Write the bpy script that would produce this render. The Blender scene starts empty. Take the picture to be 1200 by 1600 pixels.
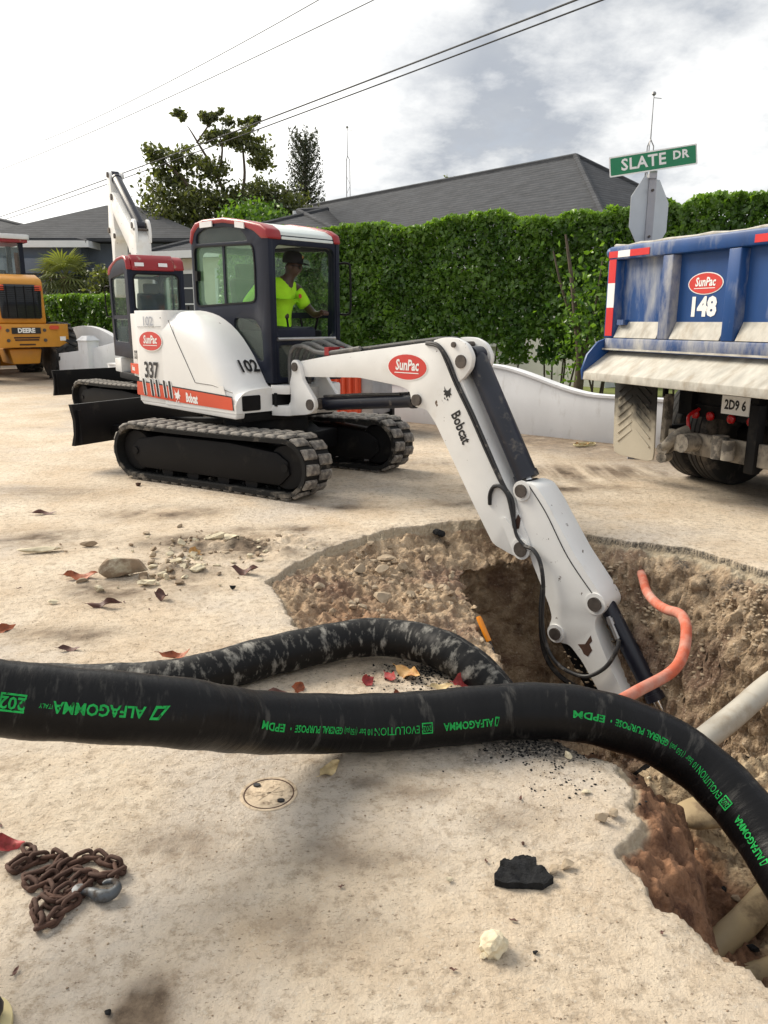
import bpy, bmesh, math, random
import numpy as np
from mathutils import Vector, Matrix, noise as mnoise
random.seed(7); rng = np.random.default_rng(11)
S = bpy.context.scene; C = S.collection
R = math.radians
# ------------------------------------------------------------------ camera, sky, sun, exposure
cam = bpy.data.cameras.new('camera'); co = bpy.data.objects.new('camera', cam); C.objects.link(co)
co.location = (0, 0, 1.6); co.rotation_euler = (R(90 - 14), 0, 0)
cam.sensor_fit = 'VERTICAL'; cam.sensor_height = 36.0; cam.lens = 36.0 * 1202 / 1600
cam.clip_start = 0.05; cam.clip_end = 2000
S.camera = co
SUN_AZ, SUN_EL = -58.0, 40.0          # azimuth from +Y towards +X, degrees
w = bpy.data.worlds.new('World'); S.world = w; w.use_nodes = True
S.view_settings.view_transform = 'Standard'; S.view_settings.look = 'None'
S.view_settings.gamma = 1.0; S.view_settings.use_curve_mapping = False
S.view_settings.exposure = 1.34
sd = Vector((math.sin(R(SUN_AZ)) * math.cos(R(SUN_EL)), math.cos(R(SUN_AZ)) * math.cos(R(SUN_EL)), math.sin(R(SUN_EL))))
def build_sky():
    nt = w.node_tree; N = nt.nodes; L = nt.links
    for n in list(N): N.remove(n)
    out = N.new('ShaderNodeOutputWorld'); bg = N.new('ShaderNodeBackground'); bg.inputs[1].default_value = 0.092
    sky = N.new('ShaderNodeTexSky'); sky.sky_type = 'NISHITA'; sky.sun_disc = False
    sky.sun_elevation = R(SUN_EL); sky.sun_rotation = R(SUN_AZ); sky.air_density = 1.0; sky.dust_density = 1.5
    tc = N.new('ShaderNodeTexCoord')
    sep = N.new('ShaderNodeSeparateXYZ'); L.new(tc.outputs['Generated'], sep.inputs[0])
    def math_(op, a, b=None, clamp=False):
        m = N.new('ShaderNodeMath'); m.operation = op; m.use_clamp = clamp
        for i, v in enumerate((a, b)):
            if v is None: continue
            if isinstance(v, (int, float)): m.inputs[i].default_value = v
            else: L.new(v, m.inputs[i])
        return m.outputs[0]
    zz = math_('ADD', math_('MAXIMUM', sep.outputs[2], 0.0), 0.32)
    px = math_('DIVIDE', sep.outputs[0], zz); py = math_('DIVIDE', sep.outputs[1], zz)
    cv = N.new('ShaderNodeCombineXYZ'); L.new(px, cv.inputs[0]); L.new(py, cv.inputs[1])
    def noise(scale, det, rough, off):
        mp = N.new('ShaderNodeMapping'); mp.inputs['Location'].default_value = off; L.new(cv.outputs[0], mp.inputs[0])
        n = N.new('ShaderNodeTexNoise'); n.inputs['Scale'].default_value = scale; n.inputs['Detail'].default_value = det
        n.inputs['Roughness'].default_value = rough; L.new(mp.outputs[0], n.inputs['Vector']); return n.outputs[0]
    def ramp(f, p0, p1, c0=(0, 0, 0, 1), c1=(1, 1, 1, 1)):
        r = N.new('ShaderNodeValToRGB'); r.color_ramp.elements[0].position = p0; r.color_ramp.elements[1].position = p1
        r.color_ramp.elements[0].color = c0; r.color_ramp.elements[1].color = c1; L.new(f, r.inputs[0]); return r.outputs[0]
    def mix(f, a, b):
        m = N.new('ShaderNodeMix'); m.data_type = 'RGBA'; L.new(f, m.inputs[0])
        for i, v in ((6, a), (7, b)):
            if isinstance(v, tuple): m.inputs[i].default_value = v
            else: L.new(v, m.inputs[i])
        return m.outputs[2]
    dot = N.new('ShaderNodeVectorMath'); dot.operation = 'DOT_PRODUCT'; L.new(tc.outputs['Generated'], dot.inputs[0])
    g = Vector((-0.42, 0.80, 0.42)).normalized(); dot.inputs[1].default_value = g
    glow = ramp(dot.outputs['Value'], 0.84, 0.985)
    n1 = noise(1.9, 8, 0.58, (3.1, 1.7, 0)); n2 = noise(3.6, 9, 0.62, (0.4, 5.2, 1))
    dens = ramp(math_('ADD', math_('MULTIPLY', n1, 0.65), math_('MULTIPLY', n2, 0.35)), 0.44, 0.60)
    grey = mix(n2, (1.75, 1.95, 2.3, 1), (2.9, 3.0, 3.1, 1))
    cloud = mix(dens, grey, (5.2, 5.2, 5.1, 1))
    cloud = mix(glow, cloud, (7.6, 7.5, 7.2, 1))
    cover = ramp(math_('ADD', n1, math_('MULTIPLY', glow, 0.4)), 0.25, 0.42, (0.80, 0.80, 0.80, 1), (1, 1, 1, 1))
    L.new(mix(cover, sky.outputs[0], cloud), bg.inputs[0]); L.new(bg.outputs[0], out.inputs[0])
build_sky()
sl = bpy.data.lights.new('sun', 'SUN'); sl.energy = 2.1; sl.angle = R(30); sl.color = (1.0, 0.91, 0.77)
so = bpy.data.objects.new('sun', sl); C.objects.link(so); so.rotation_euler = sd.to_track_quat('Z', 'Y').to_euler()

# ------------------------------------------------------------------ materials
def pm(name, col, rough=0.6, metal=0.0, var=0.12, scale=4.0, bump=0.0, bscale=60.0, dirt=None, dirt_amt=0.3, dirt_scale=3.0,
       chips=None, chip_th=0.68, chip_scale=9.0, stretch=(1, 1, 1), dirt_sharp=0.12, spec=0.5, uv=False):
    m = bpy.data.materials.new(name); m.use_nodes = True; nt = m.node_tree; N = nt.nodes; L = nt.links
    b = N['Principled BSDF']; b.inputs['Roughness'].default_value = rough; b.inputs['Metallic'].default_value = metal
    b.inputs['Specular IOR Level'].default_value = spec
    tc = N.new('ShaderNodeTexCoord'); mp = N.new('ShaderNodeMapping'); mp.inputs['Scale'].default_value = stretch
    L.new(tc.outputs['UV' if uv else 'Object'], mp.inputs[0])
    def nz(sc, det=5, ro=0.55, off=0.0):
        n = N.new('ShaderNodeTexNoise'); n.inputs['Scale'].default_value = sc; n.inputs['Detail'].default_value = det
        n.inputs['Roughness'].default_value = ro
        if off:
            m2 = N.new('ShaderNodeMapping'); m2.inputs['Location'].default_value = (off, off * .7, off * 1.3); L.new(mp.outputs[0], m2.inputs[0]); L.new(m2.outputs[0], n.inputs['Vector'])
        else: L.new(mp.outputs[0], n.inputs['Vector'])
        return n.outputs[0]
    def ramp(f, p0, p1, c0, c1):
        r = N.new('ShaderNodeValToRGB'); e = r.color_ramp.elements
        e[0].position = p0; e[1].position = p1; e[0].color = c0; e[1].color = c1; L.new(f, r.inputs[0]); return r.outputs[0]
    def mix(f, a, c):
        x = N.new('ShaderNodeMix'); x.data_type = 'RGBA'; L.new(f, x.inputs[0])
        for i, v in ((6, a), (7, c)):
            if isinstance(v, tuple): x.inputs[i].default_value = v
            else: L.new(v, x.inputs[i])
        return x.outputs[2]
    c4 = lambda c, k=1.0: (c[0] * k, c[1] * k, c[2] * k, 1)
    colr = ramp(nz(scale), 0.3, 0.7, c4(col, 1 - var), c4(col, 1 + var))
    if dirt is not None:
        f = ramp(nz(dirt_scale, 8, 0.65, 3.3), 0.62 - dirt_amt * .5, 0.62 - dirt_amt * .5 + dirt_sharp, (0, 0, 0, 1), (0.9, 0.9, 0.9, 1))
        colr = mix(f, colr, c4(dirt))
        rr = ramp(f, 0, 1, (rough,) * 3 + (1,), (0.9, 0.9, 0.9, 1)); L.new(rr, b.inputs['Roughness'])
    if chips is not None:
        f = ramp(nz(chip_scale, 6, 0.7, 7.7), chip_th, chip_th + 0.02, (0, 0, 0, 1), (1, 1, 1, 1)); colr = mix(f, colr, c4(chips))
    L.new(colr, b.inputs['Base Color'])
    if bump:
        bp = N.new('ShaderNodeBump'); bp.inputs['Strength'].default_value = bump; bp.inputs['Distance'].default_value = 0.01
        L.new(nz(bscale, 6, 0.65, 1.1), bp.inputs['Height']); L.new(bp.outputs[0], b.inputs['Normal'])
    return m
def glass_mat(name, tint, alpha, rough=0.03, haze=(.45, .5, .45)):
    m = bpy.data.materials.new(name); m.use_nodes = True; N = m.node_tree.nodes; L = m.node_tree.links
    out = N['Material Output']; N.remove(N['Principled BSDF'])
    t = N.new('ShaderNodeBsdfTransparent'); t.inputs[0].default_value = (*tint, 1)
    g = N.new('ShaderNodeBsdfGlossy'); g.inputs['Roughness'].default_value = rough; g.inputs[0].default_value = (.9, .95, .92, 1)
    d = N.new('ShaderNodeBsdfDiffuse'); d.inputs[0].default_value = (*haze, 1)
    a = N.new('ShaderNodeMixShader'); a.inputs[0].default_value = alpha; L.new(t.outputs[0], a.inputs[1]); L.new(d.outputs[0], a.inputs[2])
    lw = N.new('ShaderNodeLayerWeight'); lw.inputs['Blend'].default_value = .5
    pw = N.new('ShaderNodeMath'); pw.operation = 'POWER'; L.new(lw.outputs['Facing'], pw.inputs[0]); pw.inputs[1].default_value = 4.0
    fr = N.new('ShaderNodeMath'); fr.operation = 'MULTIPLY_ADD'; L.new(pw.outputs[0], fr.inputs[0]); fr.inputs[1].default_value = .55; fr.inputs[2].default_value = .03
    x = N.new('ShaderNodeMixShader'); L.new(fr.outputs[0], x.inputs[0]); L.new(a.outputs[0], x.inputs[1]); L.new(g.outputs[0], x.inputs[2])
    L.new(x.outputs[0], out.inputs[0]); return m
def leaf_mat(name, c0, c1, trans=0.35, rough=0.45):
    m = bpy.data.materials.new(name); m.use_nodes = True; N = m.node_tree.nodes; L = m.node_tree.links
    b = N['Principled BSDF']; out = N['Material Output']; b.inputs['Roughness'].default_value = rough
    at = N.new('ShaderNodeAttribute'); at.attribute_name = 'tone'
    r = N.new('ShaderNodeValToRGB'); r.color_ramp.elements[0].color = (*c0, 1); r.color_ramp.elements[1].color = (*c1, 1)
    L.new(at.outputs['Fac'], r.inputs[0]); L.new(r.outputs[0], b.inputs['Base Color'])
    t = N.new('ShaderNodeBsdfTranslucent'); h = N.new('ShaderNodeMix'); h.data_type = 'RGBA'; h.blend_type = 'MULTIPLY'; h.inputs[0].default_value = 1
    L.new(r.outputs[0], h.inputs[6]); h.inputs[7].default_value = (1.6, 1.7, .5, 1); L.new(h.outputs[2], t.inputs[0])
    x = N.new('ShaderNodeMixShader'); x.inputs[0].default_value = trans; L.new(b.outputs[0], x.inputs[1]); L.new(t.outputs[0], x.inputs[2]); L.new(x.outputs[0], out.inputs[0])
    return m
M = {}
DUST = (.46, .39, .30)
M['white'] = pm('white_paint', (.78, .78, .77), .32, var=.03, dirt=(.60, .54, .45), dirt_amt=.06, dirt_scale=2.6, dirt_sharp=.4, chips=(.10, .055, .035), chip_th=.715, chip_scale=11, spec=.45)
M['boomwhite'] = pm('boom_paint', (.77, .77, .755), .36, var=.04, dirt=(.56, .49, .39), dirt_amt=.13, dirt_scale=3.4, dirt_sharp=.4, chips=(.09, .05, .03), chip_th=.665, chip_scale=12)
M['navy'] = pm('cab_paint', (.009, .012, .024), .42, var=.15, dirt=(.07, .07, .075), dirt_amt=.02, dirt_scale=3, dirt_sharp=.35, spec=.22)
M['cyl'] = pm('cylinder_paint', (.008, .010, .020), .38, var=.2, dirt=(.2, .18, .15), dirt_amt=.08, dirt_scale=8, dirt_sharp=.2)
M['red'] = pm('red_paint', (.27, .012, .016), .34, var=.08, dirt=DUST, dirt_amt=.0, dirt_scale=4)
M['orange_red'] = pm('orange_red_decal', (.62, .075, .028), .4, var=.05)
M['logo_red'] = pm('logo_red', (.60, .05, .04), .4, var=.04)
M['decal_white'] = pm('white_decal', (.82, .82, .8), .4, var=.03)
M['decal_black'] = pm('black_decal', (.012, .012, .014), .5, var=.05)
M['decal_grey'] = pm('grey_decal', (.35, .37, .42), .5, var=.05)
M['rubber'] = pm('track_rubber', (.010, .010, .010), .8, spec=.3, var=.25, scale=9, bump=.3, bscale=50, dirt=(.34, .30, .25), dirt_amt=.16, dirt_scale=5, dirt_sharp=.22)
M['lug'] = pm('tread_rubber', (.10, .092, .085), .85, var=.3, scale=9, bump=.4, bscale=45, dirt=(.50, .46, .40), dirt_amt=.30, dirt_scale=9, dirt_sharp=.3)
M['black'] = pm('black_steel', (.005, .005, .006), .6, spec=.2, var=.2, dirt=(.05, .045, .038), dirt_amt=.04, dirt_scale=4, dirt_sharp=.25)
M['steel'] = pm('bare_steel', (.42, .41, .40), .35, metal=.8, var=.12)
M['chrome'] = pm('chrome_rod', (.75, .75, .76), .12, metal=1.0, var=.03)
M['pin'] = pm('pin_steel', (.10, .085, .075), .6, metal=.5, var=.3, scale=20)
M['rust'] = pm('rust', (.065, .030, .019), .85, var=.3, scale=14, bump=.4)
M['hydr'] = pm('hydraulic_hose', (.02, .02, .022), .5, var=.2, dirt=(.2, .18, .16), dirt_amt=.1, dirt_scale=10)
M['greyhose'] = pm('dusty_hydraulic_hose', (.10, .10, .10), .6, var=.25, dirt=(.33, .31, .28), dirt_amt=.25, dirt_scale=8, dirt_sharp=.25)
M['roofwhite'] = pm('roof_panel', (.62, .68, .66), .3, var=.08)
M['glass'] = glass_mat('cab_glass', (.93, .98, .95), .05)
M['sheenglass'] = glass_mat('green_sheen_side_glass', (.92, 1.0, .95), .15, .03, (.30, .50, .28))  # green diffuse share paints the bright hedge-coloured sheen into the pane
M['darkglass'] = glass_mat('dark_glass', (.25, .3, .32), .12)
M['reflector'] = pm('reflector_silver', (.75, .75, .76), .3, var=.05)
M['skin'] = pm('dark_skin', (.060, .032, .022), .5, var=.12)
M['lime'] = pm('lime_shirt', (.42, .84, .02), .85, var=.12, scale=9, bump=1.0, bscale=11)
M['trouser'] = pm('dark_trousers', (.018, .018, .024), .85, var=.2, bump=.2, bscale=30)
M['cap'] = pm('black_cap', (.006, .006, .008), .8, var=.15)
M['hose'] = pm('rubber_hose', (.0040, .0040, .0048), .40, spec=.20, var=.25, scale=3, bump=.25, bscale=14, dirt=(.13, .125, .115), dirt_amt=.10, dirt_scale=4, dirt_sharp=.3, stretch=(5, 1.2, 1), uv=True)
M['hosedusty'] = pm('dusty_rubber_hose', (.005, .005, .0055), .5, spec=.22, var=.25, scale=3, bump=.2, bscale=14, dirt=(.36, .345, .31), dirt_amt=.20, dirt_scale=10, dirt_sharp=.2, stretch=(2.2, 1.0, 1), uv=True)
M['green_print'] = pm('green_print', (.015, .36, .075), .7, spec=.2, var=.25, scale=30, dirt=(.012, .03, .014), dirt_amt=.10, dirt_scale=70, dirt_sharp=.06)
M['under'] = pm('grimy_steel', (.22, .195, .16), .8, var=.3, scale=8, bump=.3, bscale=30, dirt=(.05, .045, .04), dirt_amt=.3, dirt_scale=7)
M['blue'] = pm('truck_blue', (.008, .055, .20), .42, var=.14, dirt=(.40, .41, .41), dirt_amt=.20, dirt_scale=2.2, dirt_sharp=.25, stretch=(1.6, 1.6, .45))
M['bluedust'] = pm('dusty_truck_blue', (.022, .062, .19), .5, var=.14, dirt=(.50, .48, .43), dirt_amt=.42, dirt_scale=3.0, dirt_sharp=.3, stretch=(1.6, 1.6, .6))
M['apron'] = pm('dusty_steel', (.46, .44, .39), .8, var=.22, scale=7, dirt=(.27, .215, .15), dirt_amt=.26, dirt_scale=5, dirt_sharp=.3, bump=.3, bscale=25, stretch=(.6, 1.6, 1))
M['flap'] = pm('mud_flap_rubber', (.07, .068, .064), .85, var=.2, dirt=(.47, .43, .35), dirt_amt=.30, dirt_scale=2.2, dirt_sharp=.2)
M['tyre'] = pm('tyre_rubber', (.020, .020, .021), .75, var=.25, dirt=(.14, .12, .10), dirt_amt=.2, dirt_scale=4, bump=.2)
M['redlight'] = pm('red_lens', (.45, .01, .012), .2, var=.05)
M['redlabel'] = pm('red_reflective_tape', (.62, .03, .03), .35, var=.05)
M['signgreen'] = pm('sign_green', (.006, .20, .085), .35, var=.05)
M['signback'] = pm('sign_back_metal', (.50, .52, .53), .4, metal=.3, var=.06)
M['galv'] = pm('galvanised_post', (.36, .36, .38), .5, metal=.4, var=.12)
M['wall'] = pm('white_render_wall', (.70, .71, .73), .85, var=.05, scale=2, bump=.15, bscale=30, dirt=(.36, .34, .31), dirt_amt=.10, dirt_scale=3.5, dirt_sharp=.35, stretch=(1.6, 1.6, .6))
M['housewall'] = pm('cream_wall', (.62, .58, .50), .85, var=.05)
M['greywall'] = pm('blue_grey_wall', (.14, .17, .22), .85, var=.06)
M['trim'] = pm('white_trim', (.68, .70, .72), .6, var=.04)
M['windark'] = pm('dark_window_pane', (.02, .024, .03), .15, var=.1)
M['yellow'] = pm('loader_yellow', (.58, .255, .025), .42, var=.07, dirt=(.33, .22, .12), dirt_amt=.05, dirt_scale=3, dirt_sharp=.3)
M['bark'] = pm('bark', (.10, .075, .055), .9, var=.3, scale=9, bump=.5, bscale=20)
M['lawn'] = pm('lawn_soil', (.17, .20, .05), .95, var=.3, scale=6)
M['limestone'] = pm('pale_limestone', (.60, .53, .38), .9, var=.2, scale=14, bump=.8, bscale=38, dirt=(.34, .28, .19), dirt_amt=.2, dirt_scale=12, dirt_sharp=.2)
M['soilrock'] = pm('dusty_rock', (.36, .285, .20), .95, var=.22, scale=10, bump=.6, bscale=34, dirt=(.25, .19, .13), dirt_amt=.2, dirt_scale=7)
M['brownrock'] = pm('brown_rock', (.27, .20, .135), .95, var=.25, scale=12, bump=.7, bscale=30, dirt=(.5, .45, .34), dirt_amt=.25, dirt_scale=7)
M['asphalt'] = pm('broken_asphalt', (.013, .0135, .015), .9, spec=.25, var=.5, scale=40, bump=1.0, bscale=120)
M['orangepipe'] = pm('orange_pipe', (.46, .105, .055), .7, spec=.25, var=.15, dirt=(.52, .33, .27), dirt_amt=.44, dirt_scale=6, dirt_sharp=.3)
M['greypipe'] = pm('dusty_grey_pipe', (.45, .42, .36), .8, var=.15, dirt=(.28, .22, .15), dirt_amt=.22, dirt_scale=6, dirt_sharp=.25)
M['tanpipe'] = pm('muddy_tan_pipe', (.36, .27, .15), .55, var=.2, dirt=(.17, .12, .07), dirt_amt=.25, dirt_scale=6)
M['handleorange'] = pm('orange_handle', (.75, .25, .01), .4, var=.05)
M['twine'] = pm('yellow_twine', (.55, .47, .25), .8, var=.1)
M['iron'] = pm('dusty_iron', (.54, .44, .325), .95, spec=.2, var=.25, scale=22, bump=.7, bscale=70, dirt=(.22, .165, .115), dirt_amt=.2, dirt_scale=30)
M['hookgrey'] = pm('hook_steel', (.10, .11, .12), .5, metal=.4, var=.3, dirt=(.05, .035, .025), dirt_amt=.3, dirt_scale=20)
M['wire'] = pm('wire_black', (.03, .03, .032), .6)
M['mast'] = pm('mast_metal', (.3, .3, .31), .5, metal=.4)
def roof_mat():
    m = pm('roof_shingle', (.062, .066, .074), .9, var=.22, scale=1.6, bump=.6, bscale=9, stretch=(1, 1, 5), dirt=(.11, .11, .115), dirt_amt=.25, dirt_scale=5, dirt_sharp=.3, spec=.2)
    N = m.node_tree.nodes; L = m.node_tree.links; b = N['Principled BSDF']; src = b.inputs['Base Color'].links[0].from_socket
    tc = N.new('ShaderNodeTexCoord'); wv = N.new('ShaderNodeTexWave'); wv.bands_direction = 'Z'; wv.wave_profile = 'SAW'; wv.inputs['Scale'].default_value = 3.6; wv.inputs['Distortion'].default_value = .6; wv.inputs['Detail Scale'].default_value = 3; L.new(tc.outputs['Object'], wv.inputs[0])
    r = N.new('ShaderNodeValToRGB'); r.color_ramp.elements[0].color = (.62, .62, .62, 1); r.color_ramp.elements[1].color = (1.12, 1.12, 1.12, 1); L.new(wv.outputs[1], r.inputs[0])
    x = N.new('ShaderNodeMix'); x.data_type = 'RGBA'; x.blend_type = 'MULTIPLY'; x.inputs[0].default_value = 1; L.new(src, x.inputs[6]); L.new(r.outputs[0], x.inputs[7]); L.new(x.outputs[2], b.inputs['Base Color']); return m
M['roof'] = roof_mat()
def dry_leaf(name, c, c2): M[name] = pm(name, c, .6, var=.3, scale=30, dirt=c2, dirt_amt=.2, dirt_scale=25)
dry_leaf('leaf_rust', (.30, .075, .022), (.14, .04, .02)); dry_leaf('leaf_red', (.33, .035, .035), (.16, .03, .02))
dry_leaf('leaf_tan', (.48, .28, .10), (.30, .10, .03)); dry_leaf('leaf_dark', (.09, .035, .025), (.16, .07, .05)); dry_leaf('leaf_pale', (.55, .42, .22), (.40, .27, .12))
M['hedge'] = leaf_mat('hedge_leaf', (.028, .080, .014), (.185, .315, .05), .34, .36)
M['hedgetop'] = leaf_mat('young_hedge_leaf', (.07, .15, .02), (.17, .27, .04), .4)
M['treeleaf'] = leaf_mat('tree_leaf', (.045, .058, .024), (.145, .16, .065), .4)
M['pineleaf'] = leaf_mat('pine_needle', (.022, .032, .016), (.06, .075, .035), .15)
M['palmleaf'] = leaf_mat('palm_leaf', (.09, .12, .04), (.26, .28, .10), .3)
M['grass'] = leaf_mat('grass_blade', (.16, .21, .03), (.36, .38, .08), .35)

def flap_mat():
    m = pm('mud_flap', (.02, .02, .02), .9, var=.3, scale=8, bump=.3, bscale=40); N = m.node_tree.nodes; L = m.node_tree.links; b = N['Principled BSDF']
    src = b.inputs['Base Color'].links[0].from_socket; tc = N.new('ShaderNodeTexCoord'); sp = N.new('ShaderNodeSeparateXYZ'); L.new(tc.outputs['Object'], sp.inputs[0])
    n = N.new('ShaderNodeTexNoise'); n.inputs['Scale'].default_value = 7; n.inputs['Detail'].default_value = 6; L.new(tc.outputs['Object'], n.inputs['Vector'])
    a = N.new('ShaderNodeMath'); a.operation = 'MULTIPLY_ADD'; L.new(n.outputs[0], a.inputs[0]); a.inputs[1].default_value = -.55; L.new(sp.outputs[2], a.inputs[2])
    r = N.new('ShaderNodeValToRGB'); r.color_ramp.elements[0].position = .30; r.color_ramp.elements[0].color = (1, 1, 1, 1); r.color_ramp.elements[1].position = .52; r.color_ramp.elements[1].color = (.0, .0, .0, 1); L.new(a.outputs[0], r.inputs[0])
    x = N.new('ShaderNodeMix'); x.data_type = 'RGBA'; L.new(r.outputs[0], x.inputs[0]); L.new(src, x.inputs[6]); x.inputs[7].default_value = (.44, .40, .32, 1); L.new(x.outputs[2], b.inputs['Base Color']); return m
M['flap'] = flap_mat()
# ------------------------------------------------------------------ mesh helpers
class MB:
    def __init__(s): s.v = []; s.f = []; s.uv = None
    def add(s, V, F):
        o = len(s.v); s.v += [tuple(p) for p in V]; s.f += [tuple(i + o for i in f) for f in F]; return s
    def box(s, c, d, rz=0, ry=0, rx=0, taper=1.0):
        m = Matrix.Rotation(rz, 3, 'Z') @ Matrix.Rotation(ry, 3, 'Y') @ Matrix.Rotation(rx, 3, 'X'); V = []
        for z in (-.5, .5):
            k = 1 if z < 0 else taper
            for x, y in ((-.5, -.5), (.5, -.5), (.5, .5), (-.5, .5)):
                V.append(Vector(c) + m @ Vector((x * d[0] * k, y * d[1] * k, z * d[2])))
        return s.add(V, [(3, 2, 1, 0), (4, 5, 6, 7), (0, 1, 5, 4), (1, 2, 6, 5), (2, 3, 7, 6), (3, 0, 4, 7)])
    def bb(s, x0, x1, y0, y1, z0, z1): return s.box(((x0 + x1) / 2, (y0 + y1) / 2, (z0 + z1) / 2), (x1 - x0, y1 - y0, z1 - z0))
    def tube(s, P, r, n=10, closed=False, caps=True):
        P = [Vector(p) for p in P]; k = len(P); rs = r if isinstance(r, (list, tuple)) else [r] * k
        up = Vector((0, 0, 1)); V = []; N = None
        for i in range(k):
            T = (P[(i + 1) % k] - P[i - 1]) if closed else (P[min(i + 1, k - 1)] - P[max(i - 1, 0)])
            T = T.normalized() if T.length > 1e-9 else Vector((0, 0, 1))
            if N is None: N = T.orthogonal().normalized() if abs(T.z) > .95 else (up - T * T.dot(up)).normalized()
            else:
                N = N - T * N.dot(T); N = N.normalized() if N.length > 1e-6 else T.orthogonal().normalized()
            B = T.cross(N)
            for j in range(n):
                a = 2 * math.pi * j / n; V.append(P[i] + (N * math.cos(a) + B * math.sin(a)) * rs[i])
        F = []
        for i in range(k if closed else k - 1):
            i2 = (i + 1) % k
            for j in range(n): F.append((i * n + j, i * n + (j + 1) % n, i2 * n + (j + 1) % n, i2 * n + j))
        if not closed and caps: F += [tuple(range(n - 1, -1, -1)), tuple((k - 1) * n + j for j in range(n))]
        return s.add(V, F)
    def cyl(s, p0, p1, r0, r1=None, n=16): return s.tube([p0, p1], [r0, r0 if r1 is None else r1], n)
    def rod(s, c, axis, h, r, n=16):
        a = Vector(axis).normalized() * h / 2; return s.cyl(Vector(c) - a, Vector(c) + a, r, r, n)
    def lathe(s, prof, n=24, axis='Z', c=(0, 0, 0)):
        V = []
        for r, h in prof:
            for j in range(n):
                a = 2 * math.pi * j / n; p = (r * math.cos(a), r * math.sin(a), h)
                if axis == 'Y': p = (p[0], p[2], p[1])
                if axis == 'X': p = (p[2], p[0], p[1])
                V.append(Vector(c) + Vector(p))
        F = []
        for i in range(len(prof) - 1):
            for j in range(n): F.append((i * n + j, i * n + (j + 1) % n, (i + 1) * n + (j + 1) % n, (i + 1) * n + j))
        F += [tuple(range(n - 1, -1, -1)), tuple((len(prof) - 1) * n + j for j in range(n))]
        return s.add(V, F)
    def plate(s, outer, fn0, fn1, holes=()):
        """polygon with holes, fn0/fn1 map (u,v) to the two faces"""
        bm = bmesh.new(); loops = [list(outer)] + [list(h) for h in holes]; E = []; idx = []
        for lp in loops:
            vs = [bm.verts.new((p[0], p[1], 0)) for p in lp]; idx.append(vs)
            for i in range(len(vs)): E.append(bm.edges.new((vs[i], vs[(i + 1) % len(vs)])))
        bmesh.ops.triangle_fill(bm, use_beauty=True, use_dissolve=False, edges=E)
        bm.verts.index_update(); n = len(bm.verts); uv = [(v.co.x, v.co.y) for v in bm.verts]
        F = [tuple(v.index for v in f.verts) for f in bm.faces]; side = []
        for vs in idx:
            k = [v.index for v in vs]
            for i in range(len(k)): side.append((k[i], k[(i + 1) % len(k)], k[(i + 1) % len(k)] + n, k[i] + n))
        bm.free()
        return s.add([fn0(*p) for p in uv] + [fn1(*p) for p in uv], [f[::-1] for f in F] + [tuple(i + n for i in f) for f in F] + side)
    def prism_y(s, poly, y0, y1, holes=()): return s.plate(poly, lambda u, v: (u, y0, v), lambda u, v: (u, y1, v), holes)
    def prism_x(s, poly, x0, x1, holes=()): return s.plate(poly, lambda u, v: (x0, u, v), lambda u, v: (x1, u, v), holes)
    def prism_z(s, poly, z0, z1, holes=()): return s.plate(poly, lambda u, v: (u, v, z0), lambda u, v: (u, v, z1), holes)
    def grid(s, rows):
        n = len(rows[0]); V = [p for r in rows for p in r]; F = []
        for i in range(len(rows) - 1):
            for j in range(n - 1): F.append((i * n + j, i * n + j + 1, (i + 1) * n + j + 1, (i + 1) * n + j))
        return s.add(V, F)
def obj(name, mb, mat, parent=None, xf=None, bevel=0.0, seg=2, smooth=38, merge=True, loc=None, rotz=0):
    bm = bmesh.new(); vs = [bm.verts.new(p) for p in mb.v]
    for f in mb.f:
        try: bm.faces.new([vs[i] for i in f])
        except ValueError: pass
    if merge: bmesh.ops.remove_doubles(bm, verts=bm.verts, dist=1e-5)
    bmesh.ops.recalc_face_normals(bm, faces=bm.faces)
    if bevel:
        ed = [e for e in bm.edges if len(e.link_faces) == 2 and e.calc_face_angle(0) > R(32)]
        bmesh.ops.bevel(bm, geom=ed, offset=bevel, segments=seg, profile=.5, affect='EDGES', clamp_overlap=True)
    if xf is not None: bm.transform(xf)
    for f in bm.faces: f.smooth = True
    for e in bm.edges: e.smooth = not (len(e.link_faces) == 2 and e.calc_face_angle(0) > R(smooth))
    me = bpy.data.meshes.new(name); bm.to_mesh(me); bm.free()
    if mat is not None: me.materials.append(mat if not isinstance(mat, str) else M[mat])
    o = bpy.data.objects.new(name, me); C.objects.link(o)
    if parent is not None: o.parent = parent
    if loc is not None: o.location = loc
    o.rotation_euler[2] = rotz
    return o
def tag(o, label=None, cat=None, group=None, kind=None):
    for k, v in (('label', label), ('category', cat), ('group', group), ('kind', kind)):
        if v: o[k] = v
    return o
def thing(name, label, cat, loc=(0, 0, 0), rotz=0, group=None):
    o = bpy.data.objects.new(name, None); C.objects.link(o); o.location = loc; o.rotation_euler = (0, 0, rotz); o.empty_display_size = .1
    return tag(o, label, cat, group)
def share(name, src, parent, M4=None):
    o = bpy.data.objects.new(name, src); C.objects.link(o); o.parent = parent
    if M4 is not None: o.matrix_local = M4
    return o
def spline(P, sub=8, closed=False):
    P = [Vector(p) for p in P]; n = len(P); out = []
    for i in range(n if closed else n - 1):
        g = (lambda k: P[k % n]) if closed else (lambda k: P[max(0, min(n - 1, k))])
        a, b, c, d = g(i - 1), g(i), g(i + 1), g(i + 2)
        for j in range(sub):
            t = j / sub; out.append(.5 * ((2 * b) + (c - a) * t + (2 * a - 5 * b + 4 * c - d) * t * t + (3 * b - a - 3 * c + d) * t ** 3))
    if not closed: out.append(P[-1])
    return out
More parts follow.
